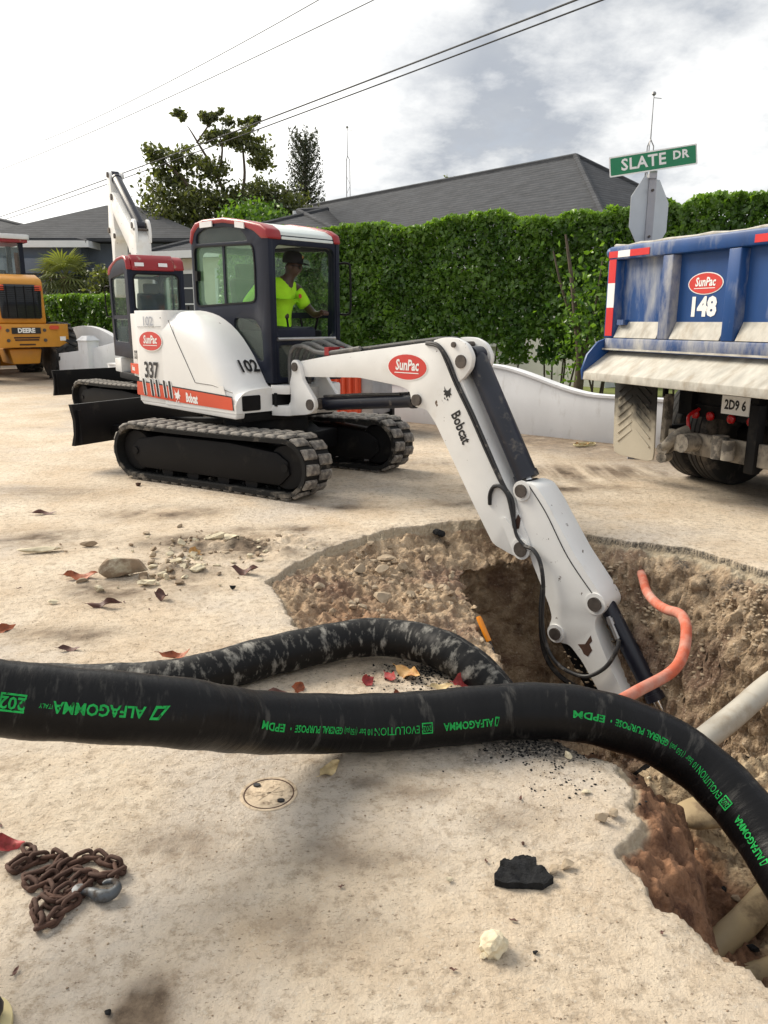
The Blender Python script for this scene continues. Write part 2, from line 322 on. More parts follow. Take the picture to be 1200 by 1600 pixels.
def rrect(x0, x1, y0, y1, r, n=4):
    out = []
    for cx, cy, a0 in ((x1 - r, y1 - r, 0), (x0 + r, y1 - r, 90), (x0 + r, y0 + r, 180), (x1 - r, y0 + r, 270)):
        for i in range(n + 1): a = R(a0 + 90 * i / n); out.append((cx + r * math.cos(a), cy + r * math.sin(a)))
    return out
def rpoly(P, r, n=4):
    out = []; k = len(P)
    for i in range(k):
        p = Vector(P[i]); a = (Vector(P[i - 1]) - p); b = (Vector(P[(i + 1) % k]) - p)
        d = min(r, a.length * .45, b.length * .45); p0 = p + a.normalized() * d; p1 = p + b.normalized() * d
        for j in range(n + 1):
            t = j / n; q = p0 * (1 - t) ** 2 + p * 2 * t * (1 - t) + p1 * t * t; out.append((q.x, q.y))
    return out
def ell(cx, cy, a, b, n=28): return [(cx + a * math.cos(2 * math.pi * i / n), cy + b * math.sin(2 * math.pi * i / n)) for i in range(n)]
def text(name, body, size, fn, mat, parent, bold=.0, sx=1.0, shear=0.0, xf=None, space=1.0, align='CENTER', spacing=1.0):
    cu = bpy.data.curves.new('t', 'FONT'); cu.body = body; cu.size = size; cu.offset = bold; cu.shear = shear; cu.resolution_u = 2
    cu.align_x = align; cu.align_y = 'CENTER'; cu.space_character = spacing
    o = bpy.data.objects.new('t', cu); me = bpy.data.meshes.new_from_object(o)
    V = [fn(v.co.x * sx, v.co.y) for v in me.vertices]; F = [tuple(p.vertices) for p in me.polygons]
    bpy.data.objects.remove(o); bpy.data.curves.remove(cu); bpy.data.meshes.remove(me)
    mb = MB().add(V, F); return obj(name, mb, mat, parent, xf=xf, merge=False)
def flat(name, poly, fn, mat, parent, xf=None, holes=(), th=.0015):
    """a thin applied plate: fn(u, v, h) with h the height above the surface"""
    mb = MB().plate(poly, lambda u, v: fn(u, v, 0), lambda u, v: fn(u, v, th), holes); return obj(name, mb, mat, parent, xf=xf)
def fbm(p, oct=4, s=1.0):
    a = 0; k = 1; t = 0
    for _ in range(oct): a += k * mnoise.noise(Vector(p) * s); t += k; k *= .5; s *= 2.1
    return a / t
def rock_mb(size, seed, flatn=.7, sub=2, rough=.35, facet=.5):
    bm = bmesh.new(); bmesh.ops.create_icosphere(bm, subdivisions=sub, radius=1.0); r = random.Random(seed)
    cuts = [(Vector((r.gauss(0, 1), r.gauss(0, 1), r.gauss(0, 1))).normalized(), (r.uniform(.45, .8) if facet < .92 else r.uniform(.38, .74))) for _ in range(7 if facet < .92 else 13)]
    for v in bm.verts:
        p = v.co.copy()
        for n, d in cuts:
            k = p.dot(n)
            if k > d: p -= n * (k - d) * facet * 1.7 if facet < .55 else n * (k - d)
        p *= 1 + rough * fbm(p + Vector((seed * 3.1, 0, 0)), 3, 1.6)
        v.co = Vector((p.x * size[0], p.y * size[1], p.z * size[2]))
    mb = MB(); bm.verts.index_update(); mb.add([v.co.copy() for v in bm.verts], [tuple(v.index for v in f.verts) for f in bm.faces]); bm.free(); return mb
def np_mesh(name, V, F, mat, tone=None, parent=None):
    me = bpy.data.meshes.new(name); n = len(V); k = F.shape[1]
    me.vertices.add(n); me.vertices.foreach_set('co', V.astype(np.float32).ravel())
    me.loops.add(F.size); me.loops.foreach_set('vertex_index', F.astype(np.int32).ravel())
    me.polygons.add(len(F)); me.polygons.foreach_set('loop_start', np.arange(0, F.size, k, dtype=np.int32))
    me.update(calc_edges=True)
    if tone is not None:
        a = me.attributes.new('tone', 'FLOAT', 'POINT'); a.data.foreach_set('value', tone.astype(np.float32))
    if mat is not None: me.materials.append(M[mat] if isinstance(mat, str) else mat)
    o = bpy.data.objects.new(name, me); C.objects.link(o)
    if parent is not None: o.parent = parent
    return o
def leaves_np(P, size, up=(0, 0, 0), jitter=.4, aspect=.5, face=None, fold=.25, tone=None):
    """leaf-shaped folded quads at points P"""
    n = len(P); d = rng.normal(size=(n, 3)) + np.array(up); d /= np.linalg.norm(d, axis=1)[:, None]
    q = rng.normal(size=(n, 3))
    if face is not None: q = q * .7 + np.array(face)
    sdir = np.cross(d, q); sdir /= np.linalg.norm(sdir, axis=1)[:, None] + 1e-9; nn = np.cross(sdir, d)
    L = size * (1 + jitter * (rng.random(n) - .5) * 2); L = L[:, None]
    a = P - d * L * .5; b = P + sdir * L * aspect * .5 + nn * L * fold * .4 - d * L * .05; c = P + d * L * .5 - nn * L * fold * .3; e = P - sdir * L * aspect * .5 + nn * L * fold * .4 - d * L * .05
    V = np.stack([a, b, c, e], 1).reshape(-1, 3); i = np.arange(n)[:, None] * 4
    F = np.concatenate([i + np.array([[0, 1, 2]]), i + np.array([[0, 2, 3]])], 0)
    t = rng.random(n) if tone is None else tone
    return V, F, np.repeat(t, 4)
# ------------------------------------------------------------------ ground sheet with the dug pit
WA, WB = np.array([0.41, 12.44]), np.array([2.97, 10.27])          # two points on the foot of the white boundary wall
WD = (WB - WA) / np.linalg.norm(WB - WA); WN = np.array([-WD[1], WD[0]])   # WN points away from the street
O_POLY = [(-.75, 4.65), (-.62, 4.95), (-.38, 5.44), (-.08, 5.78), (.21, 5.99), (.55, 6.16), (.91, 6.24), (1.2, 6.05), (1.45, 5.80), (1.80, 5.60), (2.23, 5.36), (2.54, 4.84), (3.4, 4.0), (3.5, 1.0),
          (1.25, 1.0), (.98, 1.45), (.90, 1.60), (.84, 1.69), (.77, 1.86), (.71, 2.06), (.79, 2.20), (.81, 2.29), (.87, 2.45), (.86, 2.56), (.66, 2.72), (.52, 2.95), (.50, 3.20), (.30, 3.42), (-.10, 3.58), (-.43, 3.82), (-.60, 4.2)]
D_POLY = [(.57, 3.05), (.64, 3.4), (.58, 3.7), (.60, 4.1), (.53, 4.5), (.59, 4.8), (.55, 5.12), (.50, 5.38), (.60, 5.55), (.66, 5.75), (.80, 5.80), (.95, 5.92), (1.22, 5.78), (1.50, 5.58), (1.85, 5.36), (2.25, 5.08), (2.5, 4.6), (3.3, 3.9), (3.4, 3.25), (1.95, 3.28), (1.30, 3.15), (1.0, 3.09), (.75, 3.03)]
def sdf(X, Y, poly):
    P = np.array(poly); d = np.full(X.shape, 1e9); ins = np.zeros(X.shape, bool)
    for i in range(len(P)):
        a, b = P[i - 1], P[i]; ex, ey = b - a; px, py = X - a[0], Y - a[1]
        t = np.clip((px * ex + py * ey) / (ex * ex + ey * ey), 0, 1); d = np.minimum(d, np.hypot(px - ex * t, py - ey * t))
        c = (a[1] > Y) != (b[1] > Y)
        with np.errstate(divide='ignore', invalid='ignore'): xi = (b[0] - a[0]) * (Y - a[1]) / (b[1] - a[1]) + a[0]
        ins ^= c & (X < xi)
    return np.where(ins, d, -d)
def _h(i, j, k, s):
    h = (i * 374761393 + j * 668265263 + k * 2147483647 + s * 974634777) & 0xffffffff
    h = ((h ^ (h >> 13)) * 1274126177) & 0xffffffff; return ((h ^ (h >> 16)) & 0xffff) / 65535.0
def vnoise(x, y, z, s=0):
    xi, yi, zi = np.floor(x).astype(np.int64), np.floor(y).astype(np.int64), np.floor(z).astype(np.int64)
    fx, fy, fz = x - xi, y - yi, z - zi; fx, fy, fz = [f * f * (3 - 2 * f) for f in (fx, fy, fz)]
    r = 0
    for a in (0, 1):
        for b in (0, 1):
            for c in (0, 1): r = r + _h(xi + a, yi + b, zi + c, s) * (fx if a else 1 - fx) * (fy if b else 1 - fy) * (fz if c else 1 - fz)
    return r * 2 - 1
def nfbm(x, y, z, sc, oct=4, s=0, gain=.5):
    a = 0; k = 1; t = 0
    for o in range(oct): a = a + k * vnoise(x * sc, y * sc, z * sc, s + o * 17); t += k; k *= gain; sc *= 2.07
    return a / t
def sstep(a, b, x): t = np.clip((x - a) / (b - a), 0, 1); return t * t * (3 - 2 * t)
def axis(parts):
    out = []
    for a, b, st in parts: out += list(np.arange(a, b, st))
    return out
def grow(a, end, st, k=1.35):
    out = []; x = a
    while abs(x) < abs(end): x += st; st *= k; out.append(x)
    return out
xs = np.array(sorted(grow(-2.6, -320, -.05) + axis([(-2.6, -.95, .026), (-.95, 2.9, .0115), (2.9, 4.0, .03)]) + [4.0] + grow(4.0, 320, .06)))
ys = np.array(sorted([-40, -20, -10, -5, -2.5, -1.2, -.4, .2, .6] + axis([(.8, 1.35, .02), (1.35, 6.35, .0115), (6.35, 7.5, .04)]) + [7.5] + grow(7.5, 900, .07, 1.3)))
X, Y = np.meshgrid(xs, ys, indexing='ij')
near = (X > -3) & (X < 4.5) & (Y > .5) & (Y < 8)
n_edge = nfbm(X, Y, X * 0, 3.2, 4, 5)
dO = sdf(X, Y, O_POLY) + n_edge * .06 + np.where(near, nfbm(X, Y, X * 0, 13, 4, 205, .6), 0) * .038; dD = sdf(X, Y, D_POLY) + nfbm(X, Y, X * 0, 3.0, 4, 9, .5) * .09
ins = dO > 0
bench = sstep(3.45, 3.15, Y) * sstep(.45, .75, X)
zr = -(.20 + .06 * sstep(4.5, 5.8, Y) * sstep(1.6, 1.0, X)) * (1 - sstep(1.3, 1.9, X) * .6)
slope = zr * np.clip(dO / (dO + np.maximum(-dD, 0) + 1e-4), 0, 1) ** .8
zb = -.46 * np.clip(dO / .52, 0, 1) ** .85 - .14 * sstep(2.35, 1.6, Y) * sstep(.05, .4, dO) + .10 * sstep(2.7, 3.2, Y) * sstep(.3, .6, dO)
clod_m = sstep(1.90, 2.05, Y) * sstep(2.86, 2.74, Y) * bench
dOc = dO + .05 * nfbm(X, Y, X * 0, 6, 3, 301)
zc = -.21 * np.clip(dOc / .27, 0, 1) ** 1.3 - .27 * sstep(.265, .33, dOc)
zb = zb * (1 - clod_m) + zc * clod_m
zrim = slope * (1 - bench) + zb * bench
step = -.038 * sstep(0, .012, dO) * (1 - .35 * bench)
FLOOR = -1.5
wall_w = np.where(bench > .5, .22, np.where(X > 1.35, .50, .09)); wall_w = .09 + (.41 * sstep(1.25, 1.75, X) * sstep(3.6, 4.2, Y)) + .14 * bench
WG = .42
prof = np.clip(dD / WG, 0, 1)
z = np.where(ins, zrim + step, 0.0)
deep = sstep(0, 1, prof) * .35 + prof * .65
z = np.where(ins & (dD > 0), z * (1 - deep) + FLOOR * deep, z)
gx, gy = np.gradient(sdf(X, Y, D_POLY), xs, ys)
for _ in range(30):
    for g_ in (gx, gy):
        g_[1:-1] = (g_[:-2] + 2 * g_[1:-1] + g_[2:]) / 4; g_[:, 1:-1] = (g_[:, :-2] + 2 * g_[:, 1:-1] + g_[:, 2:]) / 4
gl = np.hypot(gx, gy) + 1e-6; gx, gy = gx / gl, gy / gl
mv = np.where(dD < WG, np.maximum(dD, 0) * (1 - wall_w / WG), (WG - wall_w) * np.clip(1 - (dD - WG) / .5, 0, 1)); mv = np.where(ins & (dD > 0), mv, 0)
arch = np.exp(-(((X - .95) / .45) ** 2 + ((Y - 5.65) / .45) ** 2)) * .24
mv = mv + np.where(ins & (dD > 0), arch * np.sin(np.pi * np.clip(dD / WG, 0, 1)) ** .7, 0)
XX = X - gx * mv; YY = Y - gy * mv
m_in = sstep(0, .06, dO)
r1 = nfbm(XX, YY, z, 5.5, 5, 21); r2 = nfbm(XX, YY, z, 26, 4, 33); r3 = np.abs(nfbm(XX, YY, z, 11, 4, 44))
r4 = np.abs(nfbm(XX * 1.0, YY, z, 17, 3, 144)); amp = m_in * (.055 * r1 + .034 * r2 + .085 * (r3 - .2) + .03 * (r4 - .2))
onwall = np.where(ins & (dD > 0) & (dD < WG * 1.1), 1.0, 0.0)
XX = XX + gx * amp * onwall * 1.3; YY = YY + gy * amp * onwall * 1.3; z = z + amp * (1 - .75 * onwall)
pn = nfbm(X, Y, X * 0, 1.1, 3, 61); pf = nfbm(X, Y, X * 0, 34, 3, 71)
fade = np.clip(1.4 - np.hypot(X, Y) / 30, 0, 1)
rut = np.exp(-((Y - 5.35 - .12 * X) / .10) ** 2) * sstep(-1.75, -1.5, X) * sstep(-.55, -.9, X)
ch = np.maximum(np.exp(-(((X + 1.12) / .60) ** 2 + ((Y - 5.42) / .30) ** 2)), .8 * np.exp(-(((X + 1.42) / .38) ** 2 + ((Y - 4.82) / .22) ** 2)))
z = z + (1 - m_in) * (.008 * pn * fade + np.where(near, .0022 * pf, 0) + .05 * ch * np.maximum(nfbm(X, Y, X * 0, 7, 5, 88, .6), -.2) * 1.8)
z = z - (1 - m_in) * .012 * sstep(-.07, 0, dO)
# masks that say what the ground is made of
soil = sstep(-.004, .008, dO)
wd_ = (X - WA[0]) * WN[0] + (Y - WA[1]) * WN[1]
verge = sstep(-1.9, -.5, wd_ + .35 * nfbm(X, Y, X * 0, 1.6, 4, 3)) * sstep(3, 1.5, wd_) * .85
verge = np.maximum(verge, .95 * np.clip(ch * 1.9 * (nfbm(X, Y, X * 0, 5, 4, 12) + .6), 0, 1))
ns_ = nfbm(X, Y, X * 0, 6, 5, 112, .6)
for sx_, sy_, rx_, ry_, k_ in ((-.57, 1.47, .07, .12, 1.1), (-.66, 2.09, .16, .10, .7), (.13, 2.36, .18, .05, .5), (-.09, 2.42, .12, .04, .5), (-1.58, 3.75, .4, .12, .55), (-2.6, 5.6, .5, .25, .6), (.40, 2.2, .16, .10, .35), (-.80, 5.85, .4, .12, .8), (-1.6, 4.45, .45, .2, .75), (-1.9, 6.4, .5, .25, .6), (-.35, 6.6, .5, .1, .6), (1.1, 6.7, .8, .12, .7), (1.6, 7.4, 1.0, .2, .7), (2.2, 8.2, 1.2, .5, .85), (.5, 8.8, .6, .3, .5), (-3.2, 7.2, .6, .3, .5), (.95, 1.9, .14, .25, .5), (-.2, 1.75, .2, .1, .4), (-.1, 2.05, .3, .1, .35)):
    verge = np.maximum(verge, np.clip(k_ * 1.35 * np.exp(-((X - sx_) / rx_) ** 2 - ((Y - sy_) / ry_) ** 2) * (ns_ * 1.3 + .75), 0, 1))
orange = bench * sstep(0.0, .04, dO) * sstep(.56, .46, dO + .08 * r1) * sstep(1.65, 1.95, Y)
orange = np.maximum(orange, .75 * sstep(0, .08, dO) * np.exp(-(((X + .18) / .28) ** 2 + ((Y - 4.25) / .5) ** 2)))
sand = bench * sstep(.40, .56, dO)
tarn = nfbm(X, Y, X * 0, 9, 4, 55)
tar = np.exp(-((dO - .005) / .009) ** 2) * sstep(1.35, 1.7, X) * sstep(4.3, 4.8, Y)
tar = np.maximum(tar, .9 * np.exp(-((dO - .13) / .05) ** 2) * sstep(1.9, 2.15, X) * sstep(4.3, 4.8, Y) * sstep(-.1, .25, tarn))
tar = np.maximum(tar, sstep(.0, .25, tarn + .2) * np.exp(-(((X - .60) / .34) ** 2 + ((Y - 2.66) / .13) ** 2)))
tar = np.maximum(tar, sstep(.0, .25, tarn + .05) * np.exp(-(((X - .25) / .30) ** 2 + ((Y - 3.32) / .17) ** 2)))
tar = np.maximum(tar, sstep(.0, .25, tarn + .1) * np.exp(-(((X + .33) / .13) ** 2 + ((Y - 3.85) / .14) ** 2)))
tar = np.maximum(tar, .8 * np.exp(-(((X - .44) / .06) ** 2 + ((Y - 5.97) / .04) ** 2)))
crust = np.maximum(np.exp(-((dO - .045) / .03) ** 2) * sstep(1.5, 1.9, X) * sstep(4.3, 4.8, Y), .8 * np.exp(-((dO - .012) / .016) ** 2))
nx, ny = X.shape
V = np.stack([XX, YY, z], -1).reshape(-1, 3)
ii = (np.arange(nx - 1)[:, None] * ny + np.arange(ny - 1)[None, :]).ravel()
F = np.stack([ii, ii + ny, ii + ny + 1, ii + 1], 1)
ground = np_mesh('ground', V, F, None); tag(ground, kind='structure')
ground.data.polygons.foreach_set('use_smooth', np.ones(len(F), bool))
for nm, ar in (('soil', soil), ('orange', orange), ('tar', tar), ('sand', sand), ('verge', verge), ('crust', crust)):
    a = ground.data.attributes.new(nm, 'FLOAT', 'POINT'); a.data.foreach_set('value', ar.astype(np.float32).ravel())
def ground_z(x, y):
    """height of the finished ground under a point (nearest vertex)"""
    i = int(np.clip(np.searchsorted(xs, x), 0, nx - 1)); j = int(np.clip(np.searchsorted(ys, y), 0, ny - 1)); return float(z[i, j])
def ground_material():
    m = bpy.data.materials.new('street_ground'); m.use_nodes = True; nt = m.node_tree; N = nt.nodes; L = nt.links; b = N['Principled BSDF']
    b.inputs['Roughness'].default_value = .92; b.inputs['Specular IOR Level'].default_value = .25
    tc = N.new('ShaderNodeTexCoord')
    def nz(sc, det=6, ro=.6, off=0, st=(1, 1, 1)):
        mp = N.new('ShaderNodeMapping'); mp.inputs['Location'].default_value = (off, off * .6, off * .3); mp.inputs['Scale'].default_value = st
        L.new(tc.outputs['Object'], mp.inputs[0]); n = N.new('ShaderNodeTexNoise'); n.inputs['Scale'].default_value = sc; n.inputs['Detail'].default_value = det; n.inputs['Roughness'].default_value = ro
        L.new(mp.outputs[0], n.inputs['Vector']); return n.outputs[0]
    def ramp(f, p0, p1, c0=(0, 0, 0), c1=(1, 1, 1)):
        r = N.new('ShaderNodeValToRGB'); e = r.color_ramp.elements; e[0].position = p0; e[1].position = p1; e[0].color = (*c0, 1); e[1].color = (*c1, 1); L.new(f, r.inputs[0]); return r.outputs[0]
    def mix(f, a, c, mode='MIX'):
        x = N.new('ShaderNodeMix'); x.data_type = 'RGBA'; x.blend_type = mode
        if isinstance(f, float): x.inputs[0].default_value = f
        else: L.new(f, x.inputs[0])
        for i, v in ((6, a), (7, c)):
            if isinstance(v, tuple): x.inputs[i].default_value = (*v, 1)
            else: L.new(v, x.inputs[i])
        return x.outputs[2]
    def at(nm): a = N.new('ShaderNodeAttribute'); a.attribute_name = nm; return a.outputs['Fac']
    def mul(a, c):
        x = N.new('ShaderNodeMath'); x.operation = 'MULTIPLY'
        for i, v in enumerate((a, c)):
            if isinstance(v, float): x.inputs[i].default_value = v
            else: L.new(v, x.inputs[i])
        return x.outputs[0]
    pave = ramp(nz(1.3, 7, .68), .36, .64, (.585, .465, .335), (.715, .62, .495))
    pave = mix(ramp(nz(.7, 6, .66, 4), .50, .64), pave, (.58, .51, .43))
    pave = mix(mul(ramp(nz(2.6, 8, .72, 9), .55, .70), .5), pave, (.34, .245, .16))
    pave = mix(mul(ramp(nz(22, 6, .75, 2), .49, .65), .7), pave, (.31, .24, .17))
    pave = mix(mul(ramp(nz(48, 5, .75, 5, (1, 1.9, 1)), .58, .65), .8), pave, (.16, .115, .078))
    pave = mix(mul(ramp(nz(60, 4, .7, 8), .58, .66), .55), pave, (.64, .58, .49))
    soilc = ramp(nz(7, 8, .68, 1), .34, .66, (.235, .16, .10), (.57, .44, .30))
    soilc = mix(ramp(nz(2.2, 6, .6, 6), .48, .62), soilc, ramp(nz(16, 6, .7, 3), .35, .65, (.16, .10, .07), (.30, .205, .145)))
    soilc = mix(mul(ramp(nz(48, 4, .7, 7), .58, .68), .7), soilc, (.62, .53, .42))
    orr = ramp(nz(9, 8, .7, 2, (1, 1, .5)), .34, .64, (.10, .048, .030), (.36, .195, .11))
    sandc = ramp(nz(13, 7, .7, 5), .36, .62, (.22, .15, .09), (.52, .41, .27)); sandc = mix(mul(ramp(nz(42, 4, .7, 1), .55, .63), .8), sandc, (.12, .075, .045))
    vergec = ramp(nz(7, 8, .72, 5), .36, .62, (.075, .052, .036), (.25, .19, .135))
    c = mix(mul(at('verge'), ramp(nz(3, 7, .65, 12), .16, .42)), pave, vergec)
    c = mix(at('soil'), c, soilc); c = mix(at('sand'), c, sandc); c = mix(at('orange'), c, orr)
    c = mix(mul(at('crust'), .85), c, (.52, .45, .33))
    tf = mul(at('tar'), ramp(nz(70, 4, .7, 2), .36, .52))
    c = mix(tf, c, ramp(nz(110, 3, .6, 4), .4, .62, (.016, .016, .017), (.12, .115, .105)))
    L.new(c, b.inputs['Base Color'])
    def vor(sc):
        wv = N.new('ShaderNodeVectorMath'); wv.operation = 'ADD'; L.new(tc.outputs['Object'], wv.inputs[0]); wn = N.new('ShaderNodeTexNoise'); wn.inputs['Scale'].default_value = sc * .7; L.new(tc.outputs['Object'], wn.inputs['Vector'])
        ws = N.new('ShaderNodeVectorMath'); ws.operation = 'SCALE'; ws.inputs['Scale'].default_value = .6 / sc; L.new(wn.outputs['Color'], ws.inputs[0]); L.new(ws.outputs[0], wv.inputs[1])
        v = N.new('ShaderNodeTexVoronoi'); v.inputs['Scale'].default_value = sc; L.new(wv.outputs[0], v.inputs['Vector']); return v.outputs['Distance']
    def add(a, c):
        x = N.new('ShaderNodeMath'); x.operation = 'ADD'; L.new(a, x.inputs[0]); L.new(c, x.inputs[1]); return x.outputs[0]
    peb = add(add(mul(vor(20.0), -1.7), mul(vor(47.0), -1.3)), mul(vor(9.0), -1.2))
    h = N.new('ShaderNodeMath'); h.operation = 'ADD'; L.new(add(nz(55, 8, .75, 3), mul(mul(peb, at('soil')), .5)), h.inputs[0]); L.new(mul(nz(9, 6, .7, 8), 1.6), h.inputs[1])
    bp = N.new('ShaderNodeBump'); bp.inputs['Strength'].default_value = .85; bp.inputs['Distance'].default_value = .018; L.new(h.outputs[0], bp.inputs['Height']); L.new(bp.outputs[0], b.inputs['Normal'])
    return m
ground.data.materials.append(ground_material())
# ------------------------------------------------------------------ boundary wall, lawn, hedge, houses, trees
def wall_at(s, off=0): p = WA + WD * s + WN * off; return (p[0], p[1])
def make_boundary_wall():
    def top(s):
        if s < -.1: return .60
        k = max(0, 1 - ((s - 1.45) / 2.0) ** 2) if s < 1.45 else None
        if s < 1.45: return .60 + .34 * sstep(-.1, 1.45, s)
        return .60 + .34 * (1 - sstep(1.45, 3.25, s))
    prof = [(-9, 0)] + [(9, 0)]; tops = [(9, .60)] + [(float(s), float(top(s))) for s in np.arange(4, -1.01, -.12)] + [(-9, .60)]
    t = thing('boundary_wall', 'low white rendered street wall with a rounded hump, behind the excavator', 'wall', (*wall_at(0), 0), math.atan2(WD[1], WD[0]))
    mb = MB().prism_y([(-9, -.12)] + [(9, -.12)] + tops, 0, .16); obj('wall_body', mb, 'wall', t, bevel=.012)
    mb = MB(); rows = []
    for s, h in [(9, .60)] + [(float(s), float(top(s))) for s in np.arange(4, -1.01, -.12)] + [(-9, .60)]: rows.append([(s, -.02, h - .004), (s, -.02, h + .03), (s, .18, h + .03), (s, .18, h - .004)])
    mb.grid(rows); obj('coping', mb, 'wall', t)
make_boundary_wall()
# lawn behind the wall
def make_lawn():
    p = [wall_at(-9, .17), wall_at(9, .17), (30, 20), (30, 60), (-14, 60), (-7.2, 19)]
    mb = MB().add([(x, y, .12) for x, y in p] + [(x, y, -.3) for x, y in p], [tuple(range(6))] + [(i, (i + 1) % 6, (i + 1) % 6 + 6, i + 6) for i in range(6)])
    tag(obj('lawn', mb, 'lawn'), kind='structure')
    P = []
    while len(P) < 9000:
        s, o = random.uniform(-1.5, 6.5), random.uniform(.2, 4.6); x, y = wall_at(s, o); P.append((x, y, .14))
    P = np.array(P); V, F, t = leaves_np(P, .075, up=(0, 0, 2.2), aspect=.22); tag(np_mesh('grass', V, F, 'grass', t), 'short yellowish green grass between the wall and the tall hedge', 'grass', kind='stuff')
make_lawn()
def make_hedge(name, a, b, h0, h1, depth, n, size, label, zb=.5, ragged=.12, mat='hedge', stems=()):
    a, b = np.array(a), np.array(b); d = b - a; Ln = np.hypot(*d); d /= Ln; nn = np.array([d[1], -d[0]])   # nn faces the street
    t = thing(name, label, 'hedge', (a[0], a[1], 0))
    u = rng.random(n) * Ln; f = rng.random(n)
    H = h0 + (h1 - h0) * u / Ln + ragged * nfbm(u, u * 0 + a[0], u * 0, .8, 3, 2) + .08 * nfbm(u, u * 0, u * 0, 4, 3, 6)
    lo = zb + .35 * nfbm(u, u * 0, u * 0, .9, 3, 77)
    q = rng.random(n) ** 2.2 * depth                     # depth behind the front face
    top = f > .86; zz = lo + (H - lo) * rng.random(n) ** .92
    q = np.where(top, rng.random(n) * depth, q); zz = np.where(top, H - .10 * rng.random(n) ** 2, zz)
    bulge = .18 * nfbm(u, zz, u * 0, 1.2, 3, 4) + .10 * nfbm(u, zz, u * 0, 4.2, 2, 14)
    px = a[0] + d[0] * u + nn[0] * (bulge - q); py = a[1] + d[1] * u + nn[1] * (bulge - q)
    P = np.stack([px - a[0], py - a[1], zz], 1)
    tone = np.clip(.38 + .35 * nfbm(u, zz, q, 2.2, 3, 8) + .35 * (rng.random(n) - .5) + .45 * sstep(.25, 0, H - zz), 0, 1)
    keep = (zz - lo > .5) | (nfbm(u, zz, u * 0, 2.1, 2, 5) > -.15)
    P, tone = P[keep], tone[keep]
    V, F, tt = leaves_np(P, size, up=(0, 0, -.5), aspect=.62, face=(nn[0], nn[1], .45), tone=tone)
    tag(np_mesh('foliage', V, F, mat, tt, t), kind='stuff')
    # a loose inner mass of twigs keeps the hedge dense
    tw = MB()
    for k in range(int(Ln * 5)):
        uu = random.random() * Ln; x = d[0] * uu - nn[0] * depth * .5; y = d[1] * uu - nn[1] * depth * .5
        z0 = 0; p = Vector((x, y, .1)); pts = [p.copy()]
        for s in range(5): p = p + Vector((random.gauss(0, .12), random.gauss(0, .12), h0 / 5.4)); pts.append(p.copy())
        tw.tube(pts, [.022, .018, .015, .012, .009, .005], 5)
    obj('twigs', tw, 'bark', t)
    return t
make_hedge('hedge', (-3.9, 19.1), (7.9, 13.4), 3.55, 3.72, 1.1, 80000, .115, 'tall clipped green hedge rising behind the white wall and the cab', zb=.78, ragged=.2)
def make_hedge_tree():
    t = thing('hedge_tree', 'slender grey trunk with climbing branches standing at the front of the tall hedge', 'tree', (3.62, 14.55, .1))
    mb = MB().tube(spline([(0, 0, 0), (.02, -.05, .7), (-.06, 0, 1.3), (-.2, .05, 2.2), (-.35, .1, 3.0)], 5), [.105 - .0044 * i for i in range(21)], 9)
    obj('trunk', mb, 'bark', t, smooth=60)
    for pts in ([(-.02, -.03, .8), (.18, -.1, 1.5), (.3, -.1, 2.6)], [(-.05, 0, 1.3), (-.4, -.15, 2.0), (-.6, -.1, 2.7)], [(0, -.03, .5), (.12, -.12, 1.1), (.1, -.15, 1.6)]):
        obj('limb', MB().tube(spline(pts, 5), [.034 - .0022 * i for i in range(11)], 7), 'bark', t, smooth=60)
    P = rng.normal(size=(900, 3)) * np.array([.32, .25, .55]) + np.array([.1, -.25, 1.5]); P = P[P[:, 2] > .35]; V, F, tt = leaves_np(P, .11, up=(0, 0, -.4), aspect=.6)
    tag(np_mesh('foliage', V, F, 'hedge', tt, t), kind='stuff')
make_hedge_tree()
def hip_roof(c0, u, v, lu, lv, ze, zr, ov=.4, th=.12, ridge=.5):
    """rectangular hip roof, c0 = corner of the eaves, u/v unit axes"""
    c0 = Vector((*c0, 0)); u = Vector((*u, 0)); v = Vector((*v, 0)); k = lv * ridge
    a = [c0 - u * ov - v * ov, c0 + u * (lu + ov) - v * ov, c0 + u * (lu + ov) + v * (lv + ov), c0 - u * ov + v * (lv + ov)]
    r0 = c0 + u * k + v * lv * .5; r1 = c0 + u * (lu - k) + v * lv * .5
    V = [p + Vector((0, 0, ze)) for p in a] + [r0 + Vector((0, 0, zr)), r1 + Vector((0, 0, zr))] + [p + Vector((0, 0, ze - th)) for p in a]
    return MB().add(V, [(0, 1, 5, 4), (1, 2, 5), (2, 3, 4, 5), (3, 0, 4), (0, 6, 7, 1), (1, 7, 8, 2), (2, 8, 9, 3), (3, 9, 6, 0), (9, 8, 7, 6)])
def fascia(c0, u, v, lu, lv, z, h=.2, ov=.42):
    c0 = Vector((*c0, 0)); u = Vector((*u, 0)); v = Vector((*v, 0)); mb = MB()
    a = [c0 - u * ov - v * ov, c0 + u * (lu + ov) - v * ov, c0 + u * (lu + ov) + v * (lv + ov), c0 - u * ov + v * (lv + ov)]
    for i in range(4): p, q = a[i], a[(i + 1) % 4]; m = (p + q) / 2; mb.box((m.x, m.y, z), ((q - p).length + .04, .05, h), rz=math.atan2((q - p).y, (q - p).x))
    return mb
def walls(c0, u, v, lu, lv, z0, z1):
    c0 = Vector((*c0, 0)); u = Vector((*u, 0)); v = Vector((*v, 0)); p = [c0, c0 + u * lu, c0 + u * lu + v * lv, c0 + v * lv]
    return MB().plate([(q.x, q.y) for q in p], lambda x, y: (x, y, z0), lambda x, y: (x, y, z1))
